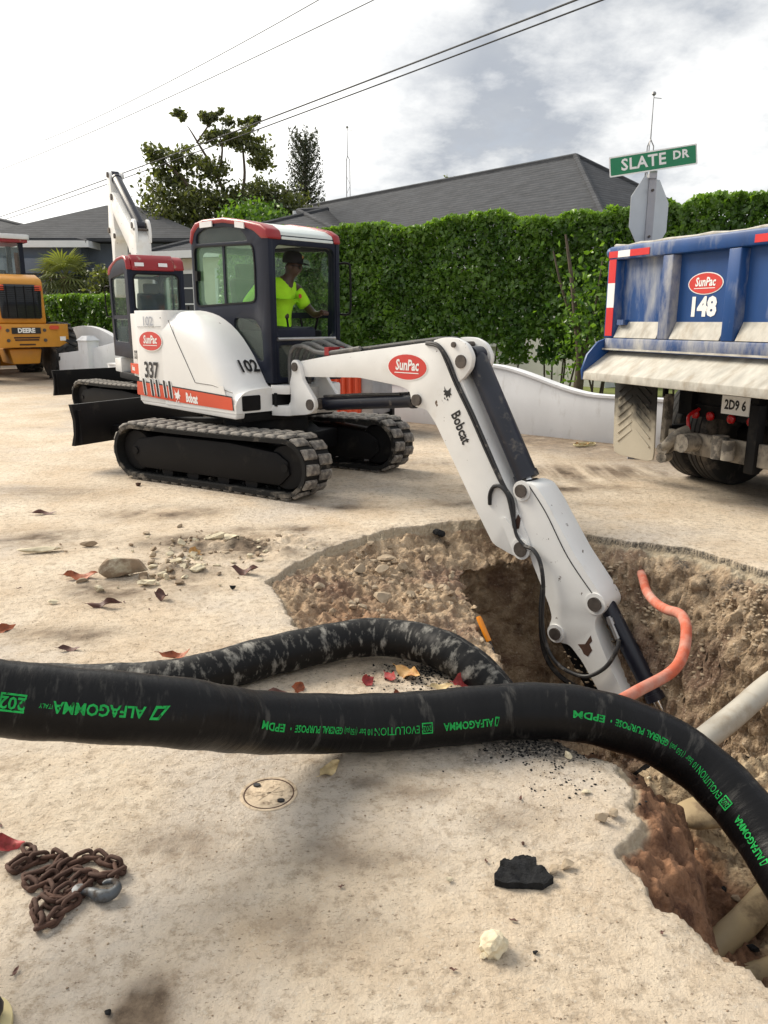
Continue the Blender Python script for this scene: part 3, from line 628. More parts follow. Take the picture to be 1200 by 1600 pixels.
def window(parent, base, dirn, nrm, s, zc, wd, ht, bars=(1, 2), shade='windark'):
    """window on a wall line: base + dirn*s, nrm outwards"""
    c = Vector((*base, 0)) + Vector((*dirn, 0)) * s; rz = math.atan2(dirn[1], dirn[0]); n = Vector((*nrm, 0)); c.z = zc
    fr = MB()
    for sx in (-1, 1): fr.box(c + Vector((*dirn, 0)) * sx * wd / 2 + n * .03, (.09, .08, ht + .18), rz=rz)
    for sz in (-1, 1): fr.box(c + Vector((0, 0, sz * ht / 2)) + n * .03, (wd + .09, .076, .09), rz=rz)
    for i in range(bars[0]): fr.box(c + Vector((*dirn, 0)) * wd * ((i + 1) / (bars[0] + 1) - .5) + n * .025, (.04, .05, ht), rz=rz)
    for i in range(bars[1]): fr.box(c + Vector((0, 0, ht * ((i + 1) / (bars[1] + 1) - .5))) + n * .022, (wd, .045, .04), rz=rz)
    wnd = obj('window', fr, 'trim', parent); obj('pane', MB().box(c + n * .008, (wd, .02, ht), rz=rz), shade, wnd)
def ridge_caps(c0, u, v, lu, lv, ze, zr, ridge=.5, ov=.4):
    c0 = Vector((*c0, 0)); u = Vector((*u, 0)); v = Vector((*v, 0)); k = lv * ridge; Z = Vector((0, 0, 1)); mb = MB()
    a = [c0 - u * ov - v * ov + Z * ze, c0 + u * (lu + ov) - v * ov + Z * ze, c0 + u * (lu + ov) + v * (lv + ov) + Z * ze, c0 - u * ov + v * (lv + ov) + Z * ze]
    r0 = c0 + u * k + v * lv * .5 + Z * zr; r1 = c0 + u * (lu - k) + v * lv * .5 + Z * zr
    for p, q in ((r0, r1), (a[0], r0), (a[3], r0), (a[1], r1), (a[2], r1)): mb.tube([p, q], [.085, .085], 6)
    return mb
def make_houses():
    u = np.array([.65, -.76]); v = np.array([.76, .65]); e1 = np.array([5.31, 23.8]) + u * 4.6 - v * 4.4     # eaves corner nearest the street
    Ln = 25.5; c0 = e1 - u * Ln
    t = thing('house', 'long white house with a big dark grey shingle hip roof behind the hedge', 'house', (0, 0, 0))
    obj('wall', walls(c0, u, v, Ln, 8.8, 0, 2.95), 'wall', t)
    rf = obj('roof', hip_roof(c0, u, v, Ln, 8.8, 3.0, 6.12), 'roof', t, smooth=10)
    obj('fascia', fascia(c0, u, v, Ln, 8.8, 2.96), 'trim', rf); obj('ridge_cap', ridge_caps(c0, u, v, Ln, 8.8, 3.0, 6.12), 'roof', rf)
    obj('vent_pipe', MB().cyl((-3.12, 28.6, 4.2), (-3.12, 28.6, 5.3), .07, .07, 10), 'trim', rf)
    for s in (3, 7, 12, 17, 22): window(t, c0, u, -v, s, 1.6, 1.5, 1.2)
    # lower cream wing seen between the two cabs
    t = thing('house_wing', 'low cream house wing with white fascia and a paned window, between the two cabs', 'house', (0, 0, 0))
    c1 = (-6.3, 23.2); u1 = np.array([.93, -.37]); v1 = np.array([.37, .93])
    obj('wall', walls(c1, u1, v1, 6, 7, 0, 3.3), 'housewall', t); rf = obj('roof', hip_roof(c1, u1, v1, 6, 7, 3.45, 4.9), 'roof', t, smooth=10)
    obj('ridge_cap', ridge_caps(c1, u1, v1, 6, 7, 3.45, 4.9), 'roof', rf); obj('fascia', fascia(c1, u1, v1, 6, 7, 3.38, .2), 'trim', rf)
    for s in (.55, 2.2): window(t, c1, u1, -v1, s, 2.05, .9, 1.75, (1, 3))
    # blue-grey house at the left
    t = thing('grey_house', 'blue grey house with hipped slate roof and dark openings, behind the fan palm', 'house', (0, 0, 0))
    c2 = (-21.5, 28.6); u2 = np.array([1.0, .0]); v2 = np.array([.0, 1.0])
    obj('wall', walls(c2, u2, v2, 10.8, 8, 0, 4.1), 'greywall', t)
    rf = obj('roof', hip_roof(c2, u2, v2, 10.8, 8, 4.25, 5.55, ridge=.62), 'roof', t, smooth=10); obj('ridge_cap', ridge_caps(c2, u2, v2, 10.8, 8, 4.25, 5.55, .62), 'roof', rf); obj('fascia', fascia(c2, u2, v2, 10.8, 8, 4.17, .22), 'trim', rf)
    obj('roof', hip_roof((-14.4, 28.9), u2, v2, 8.0, 7, 4.4, 6.0, ridge=.49), 'roof', t, smooth=10)
    obj('wall', walls((-14.2, 29.3), u2, v2, 7.6, 6.4, 0, 4.3), 'greywall', t)
    obj('verandah_beam', MB().bb(-21.5, -10.7, 28.2, 28.5, 3.2, 3.7), 'greywall', t)
    for s, wd in ((8.8, 1.7), (5.4, 1.7), (2.2, 1.6)): window(t, c2, u2, -v2, s, 2.5, wd, 1.7, (0, 0))
    window(t, (-14.2, 29.3), u2, -v2, 5.2, 2.3, 1.2, 1.5, (1, 0))
make_houses()
def make_tree(name, label, loc, segs, leafn, size, leaf='treeleaf', blobs=(), trunk_r=.3):
    t = thing(name, label, 'tree', loc)
    first = True
    for pts, r0, r1 in segs:
        sp = spline(pts, 6); k = len(sp); obj('trunk' if first else 'limb', MB().tube(sp, [r0 + (r1 - r0) * i / (k - 1) for i in range(k)], 7), 'bark', t, smooth=60); first = False
    Ps = []
    for c, rad, frac in blobs:
        n = int(leafn * frac); cl = max(6, n // 30); cc = rng.normal(size=(cl, 3)); cc /= np.linalg.norm(cc, axis=1)[:, None]; cc *= (rng.random(cl) ** .4)[:, None]
        cc = cc * np.array(rad) + np.array(c); k = rng.integers(0, cl, n); Ps.append(cc[k] + rng.normal(size=(n, 3)) * min(rad) * np.array([.30, .30, .20]))
    P = np.concatenate(Ps); V, F, tt = leaves_np(P, size, up=(0, 0, -.3), aspect=.55); tag(np_mesh('crown', V, F, leaf, tt, t), kind='stuff')
    return t
def make_trees():
    B = [(( -2.0, 0, 2.2), (1.1, 1.4, 1.2), .2), ((-.6, 0, 2.0), (1.3, 1.5, 1.0), .2), ((1.2, 0, 2.3), (1.3, 1.4, .9), .22), ((2.4, .2, 2.0), (.9, 1.2, .9), .14),
         ((-1.6, 0, 4.0), (.7, .7, .4), .045), ((-.3, 0, 3.6), (.9, .9, .5), .06), ((.9, 0, 4.6), (.8, .8, .5), .06), ((1.6, 0, 3.9), (.5, .7, .5), .05), ((-.4, 0, 5.4), (.6, .4, .22), .02), ((-1.9, .1, 3.3), (.6, .6, .4), .05), ((.4, 0, 5.3), (.3, .3, .3), .01), ((1.3, 0, 5.2), (.45, .3, .25), .02), ((-1.3, 0, 5.5), (.5, .3, .2), .015), ((-2.5, 0, 4.0), (.5, .4, .4), .03), ((-.2, 0, 5.4), (.5, .3, .25), .02), ((.1, 0, 4.6), (.7, .5, .4), .03)]
    sg = [([(.9, 0, -4.2), (.8, 0, -1.5), (.7, 0, .6), (.4, 0, 1.8)], .38, .24), ([(.4, 0, 1.7), (-.1, 0, 3.2), (-.9, .1, 4.6), (-1.2, 0, 5.1)], .09, .01), ([(.5, 0, 1.5), (-.9, -.2, 2.6), (-1.9, 0, 3.6), (-2.6, 0, 4.1)], .12, .02),
          ([(.5, 0, 1.8), (.9, 0, 3.2), (.9, .1, 4.6), (1.4, 0, 5.0)], .08, .01), ([(.6, 0, 1.2), (1.6, 0, 2.2), (2.6, 0, 2.8)], .14, .03), ([(-.1, 0, 3.2), (.1, 0, 4.4), (-.2, 0, 5.1)], .06, .01), ([(-.9, .1, 4.5), (-.2, 0, 5.3), (.0, 0, 5.2)], .04, .01), ([(-.5, 0, 2.3), (-2, 0, 2.4), (-2.8, 0, 2.9)], .12, .02)]
    make_tree('broadleaf_tree', 'large sparse tree with bare upper limbs above the grey roof', (-6.3, 32, 3.7), [([(x, y, zz) for x, y, zz in p], a, b) for p, a, b in sg], 11000, .19, blobs=B)
    make_tree('shrub_tree', 'bushy bright green tree crown low beside the excavator cab', (-4.6, 29.0, 1.2), [([(0, 0, -1.2), (0, 0, 2.2)], .12, .06)], 5200, .2, 'hedge', [((0, 0, 3.4), (1.2, 1.2, .9), 1.0)])
    make_tree('garden_shrub', 'dark bushy shrub beside the fan palm at the grey house', (-9.2, 26.6, 0), [([(0, 0, 0), (.05, 0, 2.4)], .08, .04)], 2600, .16, 'treeleaf', [((0, 0, 2.4), (.55, .6, .9), 1.0)])
    # Norfolk pine
    t = thing('norfolk_pine', 'narrow dark conifer with upswept branches standing alone against the sky', 'tree', (-3.55, 36.6, -.85))
    obj('trunk', MB().tube([(0, 0, 0), (0, 0, 6), (.1, 0, 10.1)], [.2, .16, .03], 8), 'bark', t)
    P = []; tw = MB()
    for i in range(20):
        zz = 4.6 + i * .28; k = i / 19; ln = 1.15 - .55 * k
        for a in range(7):
            an = a * 2 * math.pi / 7 + i * .5; dv = np.array([math.cos(an), math.sin(an), .55 + .3 * k]); s = rng.random(60); off = (s ** .8)[:, None] * dv * ln
            off[:, 2] = s ** 1.5 * ln * (.75 + .3 * k); P.append(np.array([.05, 0, zz]) + off + rng.normal(size=(60, 3)) * .05)
            tw.tube([(0.03, 0, zz), tuple(np.array([.03, 0, zz]) + np.array([dv[0], dv[1], .75]) * ln * .9)], [.02, .008], 4)
    obj('twigs', tw, 'bark', t)
    V, F, tt = leaves_np(np.concatenate(P), .14, up=(0, 0, .8), aspect=.35); tag(np_mesh('crown', V, F, 'pineleaf', tt, t), kind='stuff')
    # distant treetop behind the ridge
    make_tree('far_treetop', 'small ragged treetop just showing above the grey roof ridge', (2.4, 33, 0), [([(0, 0, 0), (0, 0, 6.6)], .1, .04)], 110, .13, 'treeleaf', [((0, 0, 7.0), (.8, .5, .2), 1.0)])
    # fan palm
    t = thing('fan_palm', 'fan palm with a spiky round crown behind the low green hedge', 'palm', (-11.07, 27.9, 0))
    obj('trunk', MB().tube(spline([(0, 0, 0), (.03, 0, 1.5), (0, 0, 3.1)], 6), [.2 + .02 * (i % 2) - .003 * i for i in range(13)], 10), 'bark', t)
    for i in range(26):
        an = i * 2.399; el = R(70 - 105 * (i / 25)); d = Vector((math.cos(an) * math.cos(el), math.sin(an) * math.cos(el), math.sin(el))); base = Vector((0, 0, 3.05)); st = base + d * .5
        mb = MB().tube([base, st], [.02, .014], 4); sd_ = d.cross(Vector((0, 0, 1))); sd_ = sd_.normalized() if sd_.length > .05 else Vector((1, 0, 0)); nn = sd_.cross(d)
        for j in range(15):
            b_ = R(-100 + 200 * j / 14); q = d * math.cos(b_) + sd_ * math.sin(b_); q = (q - nn * .15).normalized(); ln = .78 * (1 - .18 * abs(b_) / 1.75); wv = q.cross(nn).normalized() * .035
            tip = st + q * ln + Vector((0, 0, -.13)); mid = st + q * ln * .55
            mb.add([st, mid + wv, tip, mid - wv, mid + nn * .02], [(0, 1, 4), (1, 2, 4), (2, 3, 4), (3, 0, 4)])
        f = obj('frond', mb, 'palmleaf', t); a = f.data.attributes.new('tone', 'FLOAT', 'POINT'); a.data.foreach_set('value', [random.uniform(.2, 1) if el > -.2 else random.uniform(0, .4)] * len(f.data.vertices))
make_trees()
make_hedge('low_hedge', (-11.6, 26.6), (-7.6, 23.4), 2.36, 2.36, .8, 9000, .13, 'low clipped green hedge below the fan palm, behind the curved white wall', zb=.9, ragged=.04)
def make_side_walls():
    def arc(p0, p1, h0, hm, h1, th, name, label, zb=-.1):
        p0, p1 = Vector((*p0, 0)), Vector((*p1, 0)); Ln = (p1 - p0).length; top = [(Ln * i / 16, h0 * (1 - i / 16) ** 2 + 2 * hm * (i / 16) * (1 - i / 16) + h1 * (i / 16) ** 2) for i in range(16, -1, -1)]
        t = thing(name, label, 'wall', p0, math.atan2((p1 - p0).y, (p1 - p0).x)); obj('wall_body', MB().prism_y([(0, zb), (Ln, zb)] + top, -th / 2, th / 2), 'wall', t, bevel=.01)
    arc((-9.9, 24.0), (-7.2, 21.9), 1.1, 1.85, .95, .18, 'curved_wall', 'white wall with an arched top in front of the low hedge')
    arc((-8.9, 21.6), (-6.6, 20.2), .72, .82, 1.12, .18, 'entrance_wall', 'grey white entrance wall with a sagging top beside the rear excavator')
    t = thing('wall_pillar', 'short white square gate pillar with a bevelled cap beside the loader', 'pillar', (-7.85, 20.9, 0), R(-35))
    obj('pillar_body', MB().bb(-.20, .20, -.18, .18, -.1, 1.08), 'wall', t, bevel=.01); obj('pillar_cap', MB().box((0, 0, 1.14), (.46, .42, .12), taper=.5), 'wall', t)
make_side_walls()
def make_masts():
    for x, y, z0, z1, lab in ((-1.8, 41, 0, 10.7, 'thin lattice aerial mast with a small vane left of the grey roof peak'), (8.35, 26.2, 0, 8.35, 'thin aerial mast with a forked lattice foot above the street name sign')):
        t = thing('aerial_mast', lab, 'mast', (x, y, 0)); mb = MB(); zf = z1 - 1.25
        for a in range(3):
            an = a * 2.094; mb.cyl((.14 * math.cos(an), .14 * math.sin(an), z0), (.11 * math.cos(an), .11 * math.sin(an), zf - .2), .018, .018, 5); mb.cyl((.11 * math.cos(an), .11 * math.sin(an), zf - .2), (0, 0, zf), .018, .018, 5)
        k = 0
        while z0 + k * .45 < zf - .6: a = k * 2.094; mb.cyl((.13 * math.cos(a), .13 * math.sin(a), z0 + k * .45), (.13 * math.cos(a + 2.094), .13 * math.sin(a + 2.094), z0 + k * .45 + .45), .01, .01, 4); k += 1
        obj('lattice', mb, 'mast', t); obj('rod', MB().cyl((0, 0, zf), (0, 0, z1), .02, .012, 6), 'mast', t)
        obj('vane', MB().lathe([(.02, z1 - .02), (.07, z1 + .03), (.06, z1 + .08), (.015, z1 + .11)], 8).box((.12, 0, z1 - .08), (.28, .015, .02), rz=.3), 'mast', t)
make_masts()
def make_wires():
    def wire(p, q, r, lab, ext=(2.2, .9)):
        p, q = Vector(p), Vector(q); d = q - p; a, b = p - d * ext[1], q + d * ext[0]; n = 24; pts = []
        for i in range(n + 1): s = i / n; pts.append(a + (b - a) * s - Vector((0, 0, 4 * .25 * s * (1 - s))))
        tag(obj('overhead_wire', MB().tube(pts, r, 6), 'wire'), lab, 'wire', 'overhead wires crossing the sky')
    wire((3.9, 15.1, 7.36), (-6.2, 27.2, 7.33), .019, 'thicker upper cable of the pair crossing in front of the tree')
    wire((4.02, 15.1, 7.24), (-6.1, 27.2, 7.18), .016, 'thinner lower cable of the pair crossing in front of the tree')
    wire((-1.6, 20.6, 9.1), (-5.67, 25.4, 9.1), .011, 'thin wire highest in the sky at the upper left'); wire((-.4, 20.3, 8.95), (-6.7, 27.4, 8.95), .012, 'thin wire second from the top between single wire and cable pair')
make_wires()
# ------------------------------------------------------------------ excavators
CAT = [[(-.5, .62), (-.22, .30), (.05, .34), (.34, .72), (.40, .22), (.62, .05), (.40, -.02), (.46, -.3), (.22, -.14), (.02, -.42), (-.12, -.18), (-.36, -.24), (-.3, .02), (-.52, .12), (-.38, .28)], [(-.2, -.36), (-.05, -.62), (-.26, -.56)], [(.16, -.42), (.34, -.55), (.12, -.66)]]
def cat_icon(name, fn, k, mat, parent, xf):
    mb = MB()
    for pl in CAT: mb.plate([(x * k, y * k) for x, y in pl], lambda u, v: fn(u, v, 0), lambda u, v: fn(u, v, .0015))
    return obj(name, mb, mat, parent, xf=xf)
def sun_logo(parent, fn, a, b, xf=None, part='logo'):
    """red oval with a pale rim and the bold slanted name, underlined"""
    rim = flat(part, ell(0, 0, a * 1.06, b * 1.09), fn, 'decal_white', parent, xf)
    flat('logo_oval', ell(0, 0, a, b), lambda u, v, h: fn(u, v, h + .002), 'logo_red', rim, xf)
    text('logo_lettering', 'SunPac', b * 1.18, lambda u, v: fn(u, v + b * .12, .0055), 'decal_white', rim, bold=.0035 * b / .1, sx=a * 1.36 / (b * 3.75), shear=.16, xf=xf)
    flat('logo_underline', [(-a * .66, -b * .50), (a * .60, -b * .50), (a * .61, -b * .43), (-a * .65, -b * .43)], lambda u, v, h: fn(u, v, h + .004), 'decal_white', rim, xf)
    return rim
def make_tracks(root):
    r, L_, zc = .265, .97, .30; per = 4 * L_ + 2 * math.pi * r
    def pt(s):
        s %= per
        if s < 2 * L_: return Vector((-L_ + s, 0, zc + r - .012 * math.sin(math.pi * s / (2 * L_)))), Vector((1, 0, 0)), Vector((0, 0, 1))
        s -= 2 * L_
        if s < math.pi * r: a = math.pi / 2 - s / r; return Vector((L_ + r * math.cos(a), 0, zc + r * math.sin(a))), Vector((math.sin(a), 0, -math.cos(a))), Vector((math.cos(a), 0, math.sin(a)))
        s -= math.pi * r
        if s < 2 * L_: return Vector((L_ - s, 0, zc - r)), Vector((-1, 0, 0)), Vector((0, 0, -1))
        s -= 2 * L_; a = -math.pi / 2 - s / r; return Vector((-L_ + r * math.cos(a), 0, zc + r * math.sin(a))), Vector((math.sin(a), 0, -math.cos(a))), Vector((math.cos(a), 0, math.sin(a)))
    lug = MB(); lw = .092   # one chevron lug: along x, across y, out z
    V = [(-.062, -lw, 0), (.048, -lw, 0), (.064, lw, 0), (-.046, lw, 0), (-.046, -lw + .010, .031), (.034, -lw + .010, .031), (.050, lw - .010, .031), (-.030, lw - .010, .031)]
    lug.add(V, [(3, 2, 1, 0), (4, 5, 6, 7), (0, 1, 5, 4), (1, 2, 6, 5), (2, 3, 7, 6), (3, 0, 4, 7)])
    lug_me = None
    for sy in (-1, 1):
        yc = sy * .78; rows = []; N = 72
        for i in range(N + 1):
            p, t_, n_ = pt(per * i / N); o = p + n_ * .004; q = p - n_ * .034
            rows.append([(o.x, yc - .20, o.z), (o.x, yc + .20, o.z), (q.x, yc + .20, q.z), (q.x, yc - .20, q.z), (o.x, yc - .20, o.z)])
        tr = obj('track', MB().grid(rows), 'rubber', root, smooth=50)
        n = 40
        for i in range(n):
            for k in (-1, 1):
                p, t_, n_ = pt(per * (i + (.5 if k > 0 else 0)) / n)
                if lug_me is None: lo = obj('tread_lug', lug, 'lug', tr, bevel=.008, seg=1); lug_me = lo.data
                else: lo = share('tread_lug', lug_me, tr)
                y_ = Vector((0, k, 0)); x_ = y_.cross(n_); m = Matrix((x_, y_, n_)).transposed().to_4x4(); m.translation = p + n_ * .003 + Vector((0, yc + k * .102, 0)); lo.matrix_local = m
        fr = obj('track_frame', MB().prism_y([(-.90, .13), (.90, .13), (1.02, .24), (1.0, .36), (.88, .43), (.3, .48), (-.60, .48), (-.92, .42), (-1.02, .34), (-1.0, .22)], yc - .15, yc + .15), 'black', root, bevel=.01)
        for x in (-.97, .97):
            obj('idler_wheel' if x > 0 else 'drive_sprocket', MB().lathe([(.05, -.13), (.20, -.12), (.222, -.09), (.222, .09), (.20, .12), (.05, .13)], 22, 'Y', (x, yc, .30)).rod((x, yc, .30), (0, 1, 0), .32, .04, 12), 'black', root)
        for x in (-.55, -.2, .2, .55): obj('roller', MB().rod((x, yc, .115), (0, 1, 0), .26, .075, 14), 'black', fr)
        cleats = MB()
        for i in range(38):
            p, t_, n_ = pt(per * i / 38); q = p - n_ * .045; cleats.box((q.x, yc, q.z), (.03, .12, .03), ry=math.atan2(-n_.x, n_.z) * -1)
        obj('drive_cleats', cleats, 'rubber', tr)
    ux = MB().bb(-.5, .5, -.6, .6, .26, .46).cyl((0, 0, .44), (0, 0, .66), .46, .44, 26); ux.box((0, 0, .5), (.9, .8, .1), taper=.8)
    obj('undercarriage', ux, 'black', root, bevel=.012)
    bl = MB(); prof = [(-1.93, .27), (-1.88, .27), (-1.84, .40), (-1.83, .55), (-1.87, .72), (-1.92, .72), (-1.875, .55), (-1.88, .40)]
    bl.prism_y(prof, -.97, .97); bl.bb(-1.9, -1.80, -.93, -.91, .30, .66).bb(-1.9, -1.80, .91, .93, .30, .66)
    b = obj('blade', bl, 'black', root)
    for sy in (-1, 1): obj('blade_arm', MB().box((-1.2, sy * .42, .42), (1.36, .13, .12), ry=R(-3)), 'black', root, bevel=.01)
def make_excavator(name, label, c, tyaw, hyaw, boom_up=0.0, arm_curl=0.0, detailed=True, group=None):
    root = thing(name, label, 'excavator', (c[0], c[1], 0), R(tyaw), group)
    make_tracks(root)
    H = Matrix.Rotation(R(hyaw - tyaw), 4, 'Z')
    P = lambda nm, mb, mat, par=root, **k: obj(nm, mb, mat, par, xf=H, **k)
    # --- house
    P('turntable_deck', MB().prism_z([(-1.3, -.5), (.45, -.62), (.5, .5), (.2, .62), (-1.2, .6)], .64, .745), 'black', bevel=.01)
    plan = rpoly([(-.70, -.704), (-1.42, -.704), (-1.56, 0), (-1.42, .66), (-.70, .60)], .10, 4)
    tail = P('tail_cover', MB().prism_z(plan, .735, 1.70), 'white', bevel=.045, seg=3)
    xs_ = [-.805, -.72, -.60, -.48, -.36, -.25, -.14, -.04, .06, .15, .23, .30, .36, .41, .45, .48, .50]; hs = [1.70, 1.70, 1.69, 1.672, 1.645, 1.605, 1.555, 1.495, 1.42, 1.335, 1.25, 1.16, 1.075, 1.005, .975, .965, .96]
    rows = []
    for x, h in zip(xs_, hs):
        row = [(x, -.285, .735), (x, -.285, h), (x, -.42, h - .004)]; rr = min(.25, (h - .76) * .75)
        for k in range(7): a = R(90 * k / 6); row.append((x, -.71 + .23 - .23 * math.sin(a), h - .008 - rr * (1 - math.cos(a))))
        row += [(x, -.712, .99 if h > 1.15 else .76 + (h - .76) * .3), (x, -.708, .735), (x, -.285, .735)]; rows.append(row)
    mbh = MB().grid(rows); n0 = len(rows[0]); mbh.f.append(tuple(range(n0 - 1))[::-1]); mbh.f.append(tuple((len(rows) - 1) * n0 + j for j in range(n0 - 1)))
    hood = P('hood', mbh, 'white', smooth=48)
    P('house_front', MB().prism_y([(.05, .735), (.50, .735), (.50, .96), (.05, .985)], -.282, .62), 'white', bevel=.015)
    sill = P('lower_sill', MB().prism_y([(-1.3, .70), (.47, .68), (.49, .735), (-1.36, .735)], -.70, -.60), 'white', bevel=.01)
    S_ = lambda x0, z0, d=0.0: (lambda u, v, h=0: (x0 + u, -.7135 - d - h, z0 + v))
    flat('stripe', rpoly([(-1.40, .80), (-1.39, .945), (-.4, .915), (.44, .885), (.455, .765), (-.6, .775)], .02), S_(0, 0), 'orange_red', hood, H)
    flat('stripe_edge', [(-1.39, .945), (-.4, .915), (.44, .885), (.455, .765), (.467, .765), (.452, .897), (-.4, .927), (-1.39, .957)], S_(0, 0), 'decal_black', hood, H)
    text('lettering', 'Bobcat', .125, lambda u, v: S_(-.27, .828, .003)(u, v - .03 * u), 'decal_white', hood, bold=.006, sx=.62, xf=H)
    cat_icon('cat_emblem', lambda u, v, h: S_(-.545, .835, .003)(u, v, h), .105, 'decal_white', hood, H)
    text('model_number', '337', .235, lambda u, v: S_(-1.06, 1.07, .001)(u, v), 'decal_black', tail, bold=.006, sx=.86, shear=0, xf=H)
    for x in (-1.235, -1.07, -.955, -.80, -.69):
        cap = lambda w_: rpoly([(x - w_, .985), (x + w_, .985), (x + .03 + w_, .80), (x + .03 - w_, .80)], w_ * .9, 3)
        s1 = flat('slot', cap(.036), S_(0, 0, .003), 'decal_white', tail, H); flat('slot_opening', cap(.020), S_(0, 0, .006), 'decal_black', s1, H)
    sun_logo(tail, S_(-1.03, 1.385, .001), .235, .098, H)
    text('fleet_number', '102', .135, lambda u, v: S_(-1.07, 1.585, .001)(u, v), 'decal_grey', tail, bold=.002, sx=1.15, xf=H)
    text('fleet_number', '102', .20, lambda u, v: (.30 - .63 * v + .77 * .018, -.42 + u, 1.15 + .77 * v + .63 * .018), 'decal_black', hood, bold=.006, sx=.80, xf=H)
    P('hood_seam', MB().tube(spline([(-.66, -.700, 1.60), (-.50, -.7125, 1.40), (-.33, -.7135, 1.18), (-.19, -.714, .995)], 5), .0035, 5).tube([(-.19, -.714, .995), (.12, -.712, .985), (.44, -.70, .93)], .004, 5), 'decal_black', hood)
    P('tail_seam', MB().tube([(-.805, -.712, 1.62), (-.80, -.60, 1.70), (-.80, -.3, 1.703)], .004, 5).tube([(-1.30, -.712, 1.53), (-.80, -.7135, 1.535)], .003, 5), 'decal_black', tail)
    P('lamp_recess', MB().prism_x(rrect(-.64, -.43, .755, .90, .015), .478, .508), 'black')
    P('hood_latch', MB().bb(-.62, -.60, -.5, -.48, 1.70, 1.74), 'black', hood)
    for sy, zz in ((.35, 1.35), (.35, .95)): P('tail_light', MB().prism_x(ell(sy, zz, .05, .04), -1.56, -1.50), 'redlight', tail)
    if not detailed:
        sun_logo(tail, lambda u, v, h: (-1.50 - h - .02, .47 - u, 1.36 + v), .13, .09, H)
        Lf = lambda u, v, h=0: (-1.10 - u, .6635 + h, .86 + v)
        flat('stripe', rpoly([(-.28, -.08), (-.28, .075), (1.0 - .75, .085), (1.0 - .75, -.08)], .02), Lf, 'orange_red', tail, H)
        text('lettering', 'Bobcat', .10, lambda u, v: Lf(u - .1, v, .003), 'decal_white', tail, bold=.005, sx=.6, xf=H)
        text('model_number', '337', .17, lambda u, v: Lf(u + .12, v + .21, .003), 'decal_black', tail, bold=.01, sx=.8, xf=H)
    # --- cab
    x0, x1, y0, y1 = -.81, .50, -.285, .61
    arch = [(.52, 2.34), (.50, 2.41), (.40, 2.46), (.15, 2.515), (-.2, 2.57), (-.55, 2.58), (-.70, 2.56), (-.785, 2.50), (-.82, 2.40)]
    side = [(-.82, 1.0), (.52, 1.0)] + arch
    win = rpoly([(-.755, 1.75), (.285, 1.78), (.29, 2.10), (.27, 2.30), (-.755, 2.335)], .06, 3); win_top = rpoly([(-.73, 2.37), (.20, 2.345), (.08, 2.46), (-.2, 2.50), (-.55, 2.51), (-.70, 2.47)], .04, 3)
    low = rpoly([(-.09, 1.625), (.26, 1.61), (.37, 1.50), (.385, 1.21), (.31, 1.205), (-.10, 1.52)], .05, 3)
    cab = P('cab_frame', MB().prism_y(side, y0, y0 + .055, [win, win_top, low]), 'navy', bevel=.008)
    P('side_glass', MB().prism_y(win, y0 + .022, y0 + .028), 'sheenglass', cab); P('side_glass', MB().prism_y(win_top, y0 + .022, y0 + .028), 'darkglass', cab); P('side_glass', MB().prism_y(low, y0 + .022, y0 + .028), 'glass', cab)
    P('window_divider', MB().bb(-.262, -.225, y0 + .012, y0 + .042, 1.76, 2.33), 'navy', cab); P('window_latch', MB().bb(-.745, -.70, y0 - .02, y0 + .03, 2.0, 2.1), 'black', cab)
    P('window_gasket', MB().prism_y(rpoly([(-.772, 1.733), (.302, 1.764), (.308, 2.10), (.285, 2.315), (-.772, 2.352)], .07, 3), y0 - .006, y0 + .012, [win]), 'black', cab)
    door_w = rpoly([(-.60, 1.25), (.36, 1.25), (.40, 2.28), (-.62, 2.33)], .08, 3)
    P('door', MB().prism_y(side, y1 - .05, y1, [door_w]), 'navy', bevel=.008); P('door_glass', MB().prism_y(door_w, y1 - .03, y1 - .024), 'glass', cab)
    P('door_bar', MB().bb(-.6, .36, y1 - .04, y1 - .005, 1.62, 1.68), 'navy', cab)
    rw = rrect(y0 + .10, y1 - .10, 1.75, 2.30, .07)
    P('rear_frame', MB().prism_x([(y0 + .056, 1.0), (y1 - .051, 1.0), (y1 - .051, 2.44), (y0 + .056, 2.44)], x0 - .005, x0 + .045, [rw]), 'navy', cab); P('rear_glass', MB().prism_x(rw, x0 + .015, x0 + .021), 'glass', cab)
    P('window_gasket', MB().prism_x(rrect(y0 + .08, y1 - .08, 1.73, 2.32, .08), x0 - .018, x0 - .006, [rw]), 'black', cab)
    fo = rrect(y0 + .085, y1 - .065, 1.43, 2.295, .07); fl = rrect(y0 + .10, y1 - .08, 1.05, 1.36, .04)
    P('front_frame', MB().prism_x([(y0 + .056, 1.0), (y1 - .051, 1.0), (y1 - .051, 2.385), (y0 + .056, 2.385)], x1 - .045, x1 + .012, [fo, fl]), 'navy', cab, bevel=.008)
    P('front_glass', MB().prism_x(fl, x1 - .02, x1 - .014), 'darkglass', cab)
    P('front_rail', MB().rod((x1 + .02, .16, 1.42), (0, 1, 0), .74, .018, 10), 'steel', cab)
    # roof: pale panel between red edge bands
    inner = [(x, z_ - .05) for x, z_ in arch]
    P('roof', MB().plate(arch + [(-.79, 2.36)] + [(.46, 2.33)], lambda u, v: (u, y0 + .16, v + .004), lambda u, v: (u, y1 - .075, v + .004)), 'roofwhite', cab, bevel=.012)
    band = [(.535, 2.34), (.515, 2.425), (.41, 2.478), (.15, 2.533), (-.2, 2.588), (-.56, 2.598), (-.715, 2.578), (-.805, 2.515), (-.84, 2.39)]
    band_in = [(-.80, 2.36), (-.745, 2.475), (-.67, 2.525), (-.54, 2.545), (-.2, 2.535), (.10, 2.485), (.30, 2.42), (.42, 2.345)]
